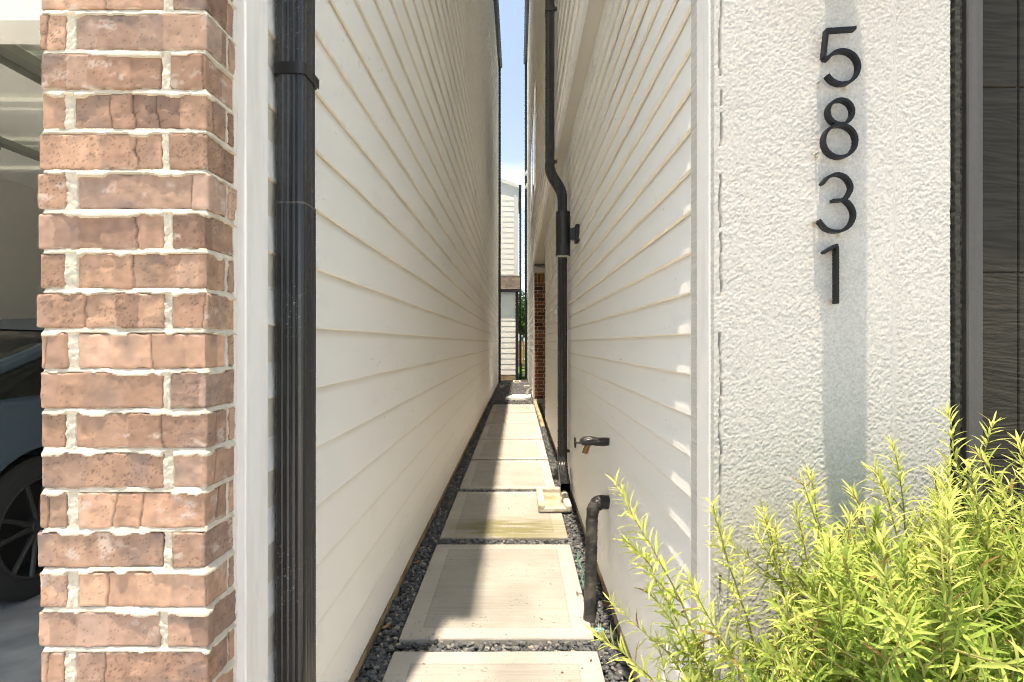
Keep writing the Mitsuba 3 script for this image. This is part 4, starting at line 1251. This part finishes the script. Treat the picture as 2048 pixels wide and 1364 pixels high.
add(k + '__wall', box(-.2, 8, 120, 128, -.1, 9.0), 'm_farwhite')
for a in range(3):
    for b in range(4):
        add(k + '__window', box(.3 + b * 1.8, 1.2 + b * 1.8, 119.95, 120.0, 1.2 + a * 2.6, 2.7 + a * 2.6), 'm_glass')
k = key_for('step_stool'); lab(k, 'stack of grey steps at the right corner of the far house', 'steps')
for a in range(4):
    add(k + '__tread', cbox(dof(1044, 20.5), dof(1053, 20.5), 20.3 + a * .12, 20.5 + a * .12, .02 + a * .12, .07 + a * .12, .004), 'm_concrete')
add(k + '__stringer', cat([cbox(dof(x_, 20.5) - .015, dof(x_, 20.5) + .015, 20.3, 20.95, -.05, .5, .004) for x_ in (1043.5, 1053.5)]), 'm_gutter')

# ================================================================== shrub in front of the stucco wall
SH = key_for('shrub')
lab(SH, 'yellow-green narrow-leaved shrub growing in front of the stucco wall', 'shrub')
rg = np.random.default_rng(2024)
ENV_X = [1215, 1240, 1300, 1400, 1500, 1580, 1640, 1700, 1800, 1860, 1920, 1980, 2048, 2300]
ENV_Y = [1150, 990, 1050, 1035, 1060, 1035, 965, 970, 920, 945, 860, 930, 865, 850]
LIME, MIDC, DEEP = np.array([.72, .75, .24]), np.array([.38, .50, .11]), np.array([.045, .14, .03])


def leaf_mesh(P, dirv, upv, L, w, curl, c0, c1):
    """narrow lance-shaped leaf with a folded midrib and drooping tip"""
    dirv = dirv / np.linalg.norm(dirv)
    s = np.cross(dirv, upv); s /= np.linalg.norm(s) + 1e-9
    n = np.cross(s, dirv)
    t = np.array([0, .22, .5, .78, 1.0])
    hw = np.array([.12, .85, 1.0, .6, .04]) * w / 2
    mid = P + dirv * (t * L)[:, None] - n * (curl * L * t ** 2)[:, None]
    v = np.stack([mid - s * hw[:, None] + n * (hw * .45)[:, None], mid, mid + s * hw[:, None] + n * (hw * .45)[:, None]], 1).reshape(-1, 3)
    c = c0[None] * (1 - t)[:, None] + c1[None] * t[:, None]
    return v, np.repeat(c, 3, 0)


LEAF_F = grid_faces(5, 3)


def twig(path, dens, Lr, age0, age1, acc):
    """leaves along a path; age 0 = old and dark, 1 = young and lime"""
    seg = np.r_[0, np.cumsum(np.linalg.norm(np.diff(path, axis=0), axis=1))]
    Lt = seg[-1]
    tg = np.gradient(path, axis=0); tg /= np.linalg.norm(tg, axis=1, keepdims=True)
    phi = rg.uniform(0, 6.28)
    s = 0.10 * Lt
    while s < Lt:
        f = s / Lt
        P = np.array([np.interp(s, seg, path[:, i]) for i in range(3)])
        t = np.array([np.interp(s, seg, tg[:, i]) for i in range(3)]); t /= np.linalg.norm(t)
        a = np.cross(t, [.3, .9, .2]); a /= np.linalg.norm(a)
        b = np.cross(t, a)
        phi += 2.4 + rg.uniform(-.35, .35)
        ang = math.radians(np.interp(f, [0, .75, 1], [70, 58, 26]) + rg.uniform(-16, 16))
        rad = a * math.cos(phi) + b * math.sin(phi)
        d = t * math.cos(ang) + rad * math.sin(ang)
        d[2] -= .10 * (1 - f)
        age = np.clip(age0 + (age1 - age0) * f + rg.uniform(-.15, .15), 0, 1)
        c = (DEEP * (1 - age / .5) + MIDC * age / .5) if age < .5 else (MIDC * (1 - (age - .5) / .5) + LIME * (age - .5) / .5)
        c = c * rg.uniform(.8, 1.15)
        if rg.random() < .025:
            c = np.array([.34, .24, .10])
        L = rg.uniform(*Lr) * np.interp(f, [0, .2, .8, 1], [.75, 1, 1, .6])
        v, cc = leaf_mesh(P, d, t, L, L * rg.uniform(.115, .16), rg.uniform(.02, .45), c * .9, np.minimum(c * 1.08, .8))
        acc[0].append(v); acc[1].append(cc)
        s += dens * rg.uniform(.6, 1.4) * np.interp(f, [0, .7, 1], [1.25, .9, .30])


def grow(base, tip, bend, young=1.0, low=.35):
    bk = key_for(SH + '__branch')
    mid = (base + tip) / 2 + bend
    path = bezier([base, mid, tip], 26)
    w = np.cumsum(rg.normal(0, .0032, (26, 3)), 0)
    path = path + w * np.linspace(0, 1, 26)[:, None]
    stems = [tube(path, np.linspace(.0042, .0009, 26), 6)]
    acc = ([], [])
    seg = int(26 * low)
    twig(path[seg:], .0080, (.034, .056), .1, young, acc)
    L = np.linalg.norm(tip - base)
    for q_ in range(rg.integers(5, 9)):
        f = rg.uniform(.30, .86)
        i0 = int(f * 25)
        t = path[min(i0 + 1, 25)] - path[i0]; t /= np.linalg.norm(t)
        dv = t * rg.uniform(.3, .9) + np.array([rg.normal(0, .75), rg.normal(0, .6), rg.uniform(-.2, .3)])
        dv /= np.linalg.norm(dv)
        ln = rg.uniform(.08, .24) * (1.1 - .45 * f)
        e_ = path[i0] + dv * ln + np.array([0, 0, .15 * ln])
        if e_[1] > Y_STUC - .02:
            e_[1] = Y_STUC - .02 - rg.uniform(0, .02)
        sp_ = bezier([path[i0], path[i0] + dv * ln * .5, e_], 10)
        stems.append(tube(sp_, np.linspace(.0018, .0006, 10), 5))
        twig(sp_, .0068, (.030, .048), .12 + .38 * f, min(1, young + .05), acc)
    scene[bk] = mikit.ply(cat(stems), 'm_stem', True)
    v = np.vstack(acc[0]); c = np.vstack(acc[1])
    v[:, 1] = np.minimum(v[:, 1], Y_STUC - .006)
    ff = (LEAF_F[None] + (np.arange(len(acc[0])) * 15)[:, None, None]).reshape(-1, 3)
    k = add(bk + '__foliage', (v, ff), 'm_leaf', True, None, c)
    lab(k, kind='stuff')


def tip_at(px, py, Y):
    return np.array([dof(px, Y), Y, zof(py, Y)])


# branches that stand out at the edge of the shrub
for (px, py, Y, bx, by, bz, yg) in ((1240, 985, .98, .50, 1.00, .02, 1.0), (1216, 1243, .93, .52, .98, .02, .95), (1248, 1085, .99, .50, 1.02, .02, 1.0), (1400, 1022, 1.03, .56, 1.06, .0, 1.0),
                                    (1302, 1190, .96, .52, .98, .0, .9), (1365, 1150, .92, .55, .95, .0, .9), (1515, 1035, 1.08, .60, 1.08, .0, 1.), (1585, 1022, 1.02, .62, 1.04, .0, 1.), (1640, 950, 1.06, .68, 1.06, .0, 1.), (1700, 962, 1.04, .78, 1.05, .0, 1.),
                                    (1800, 905, 1.06, .82, 1.06, .0, 1.), (1768, 930, 1.0, .86, 1.02, .0, 1.), (1920, 840, 1.02, .92, 1.04, .0, 1.), (2020, 868, .98, .98, 1.0, .0, 1.), (2045, 895, .92, 1.0, .98, .0, 1.), (1862, 935, 1.08, .90, 1.08, .0, 1.)):
    b_ = np.array([bx, by, bz]); t_ = tip_at(px, py, Y)
    grow(b_, t_, np.array([(bx - t_[0]) * .22, 0, .14]), yg, .3)
for i_ in range(135):
    px = 1470 + 800 * rg.random() ** 0.75
    top = np.interp(px, ENV_X, ENV_Y)
    dep = rg.random()
    Y = rg.uniform(.70, 1.12)
    py = top + 45 + rg.random() ** 0.9 * 350 * (1.12 - .5 * (Y - .7))
    if px < 1620:
        py = max(py, top + 130)
    t_ = tip_at(px, py, Y)
    b_ = np.array([np.clip(t_[0] + rg.normal(.05, .18), .56, 1.5), np.clip(Y + rg.normal(.03, .07), .74, 1.12), -.02])
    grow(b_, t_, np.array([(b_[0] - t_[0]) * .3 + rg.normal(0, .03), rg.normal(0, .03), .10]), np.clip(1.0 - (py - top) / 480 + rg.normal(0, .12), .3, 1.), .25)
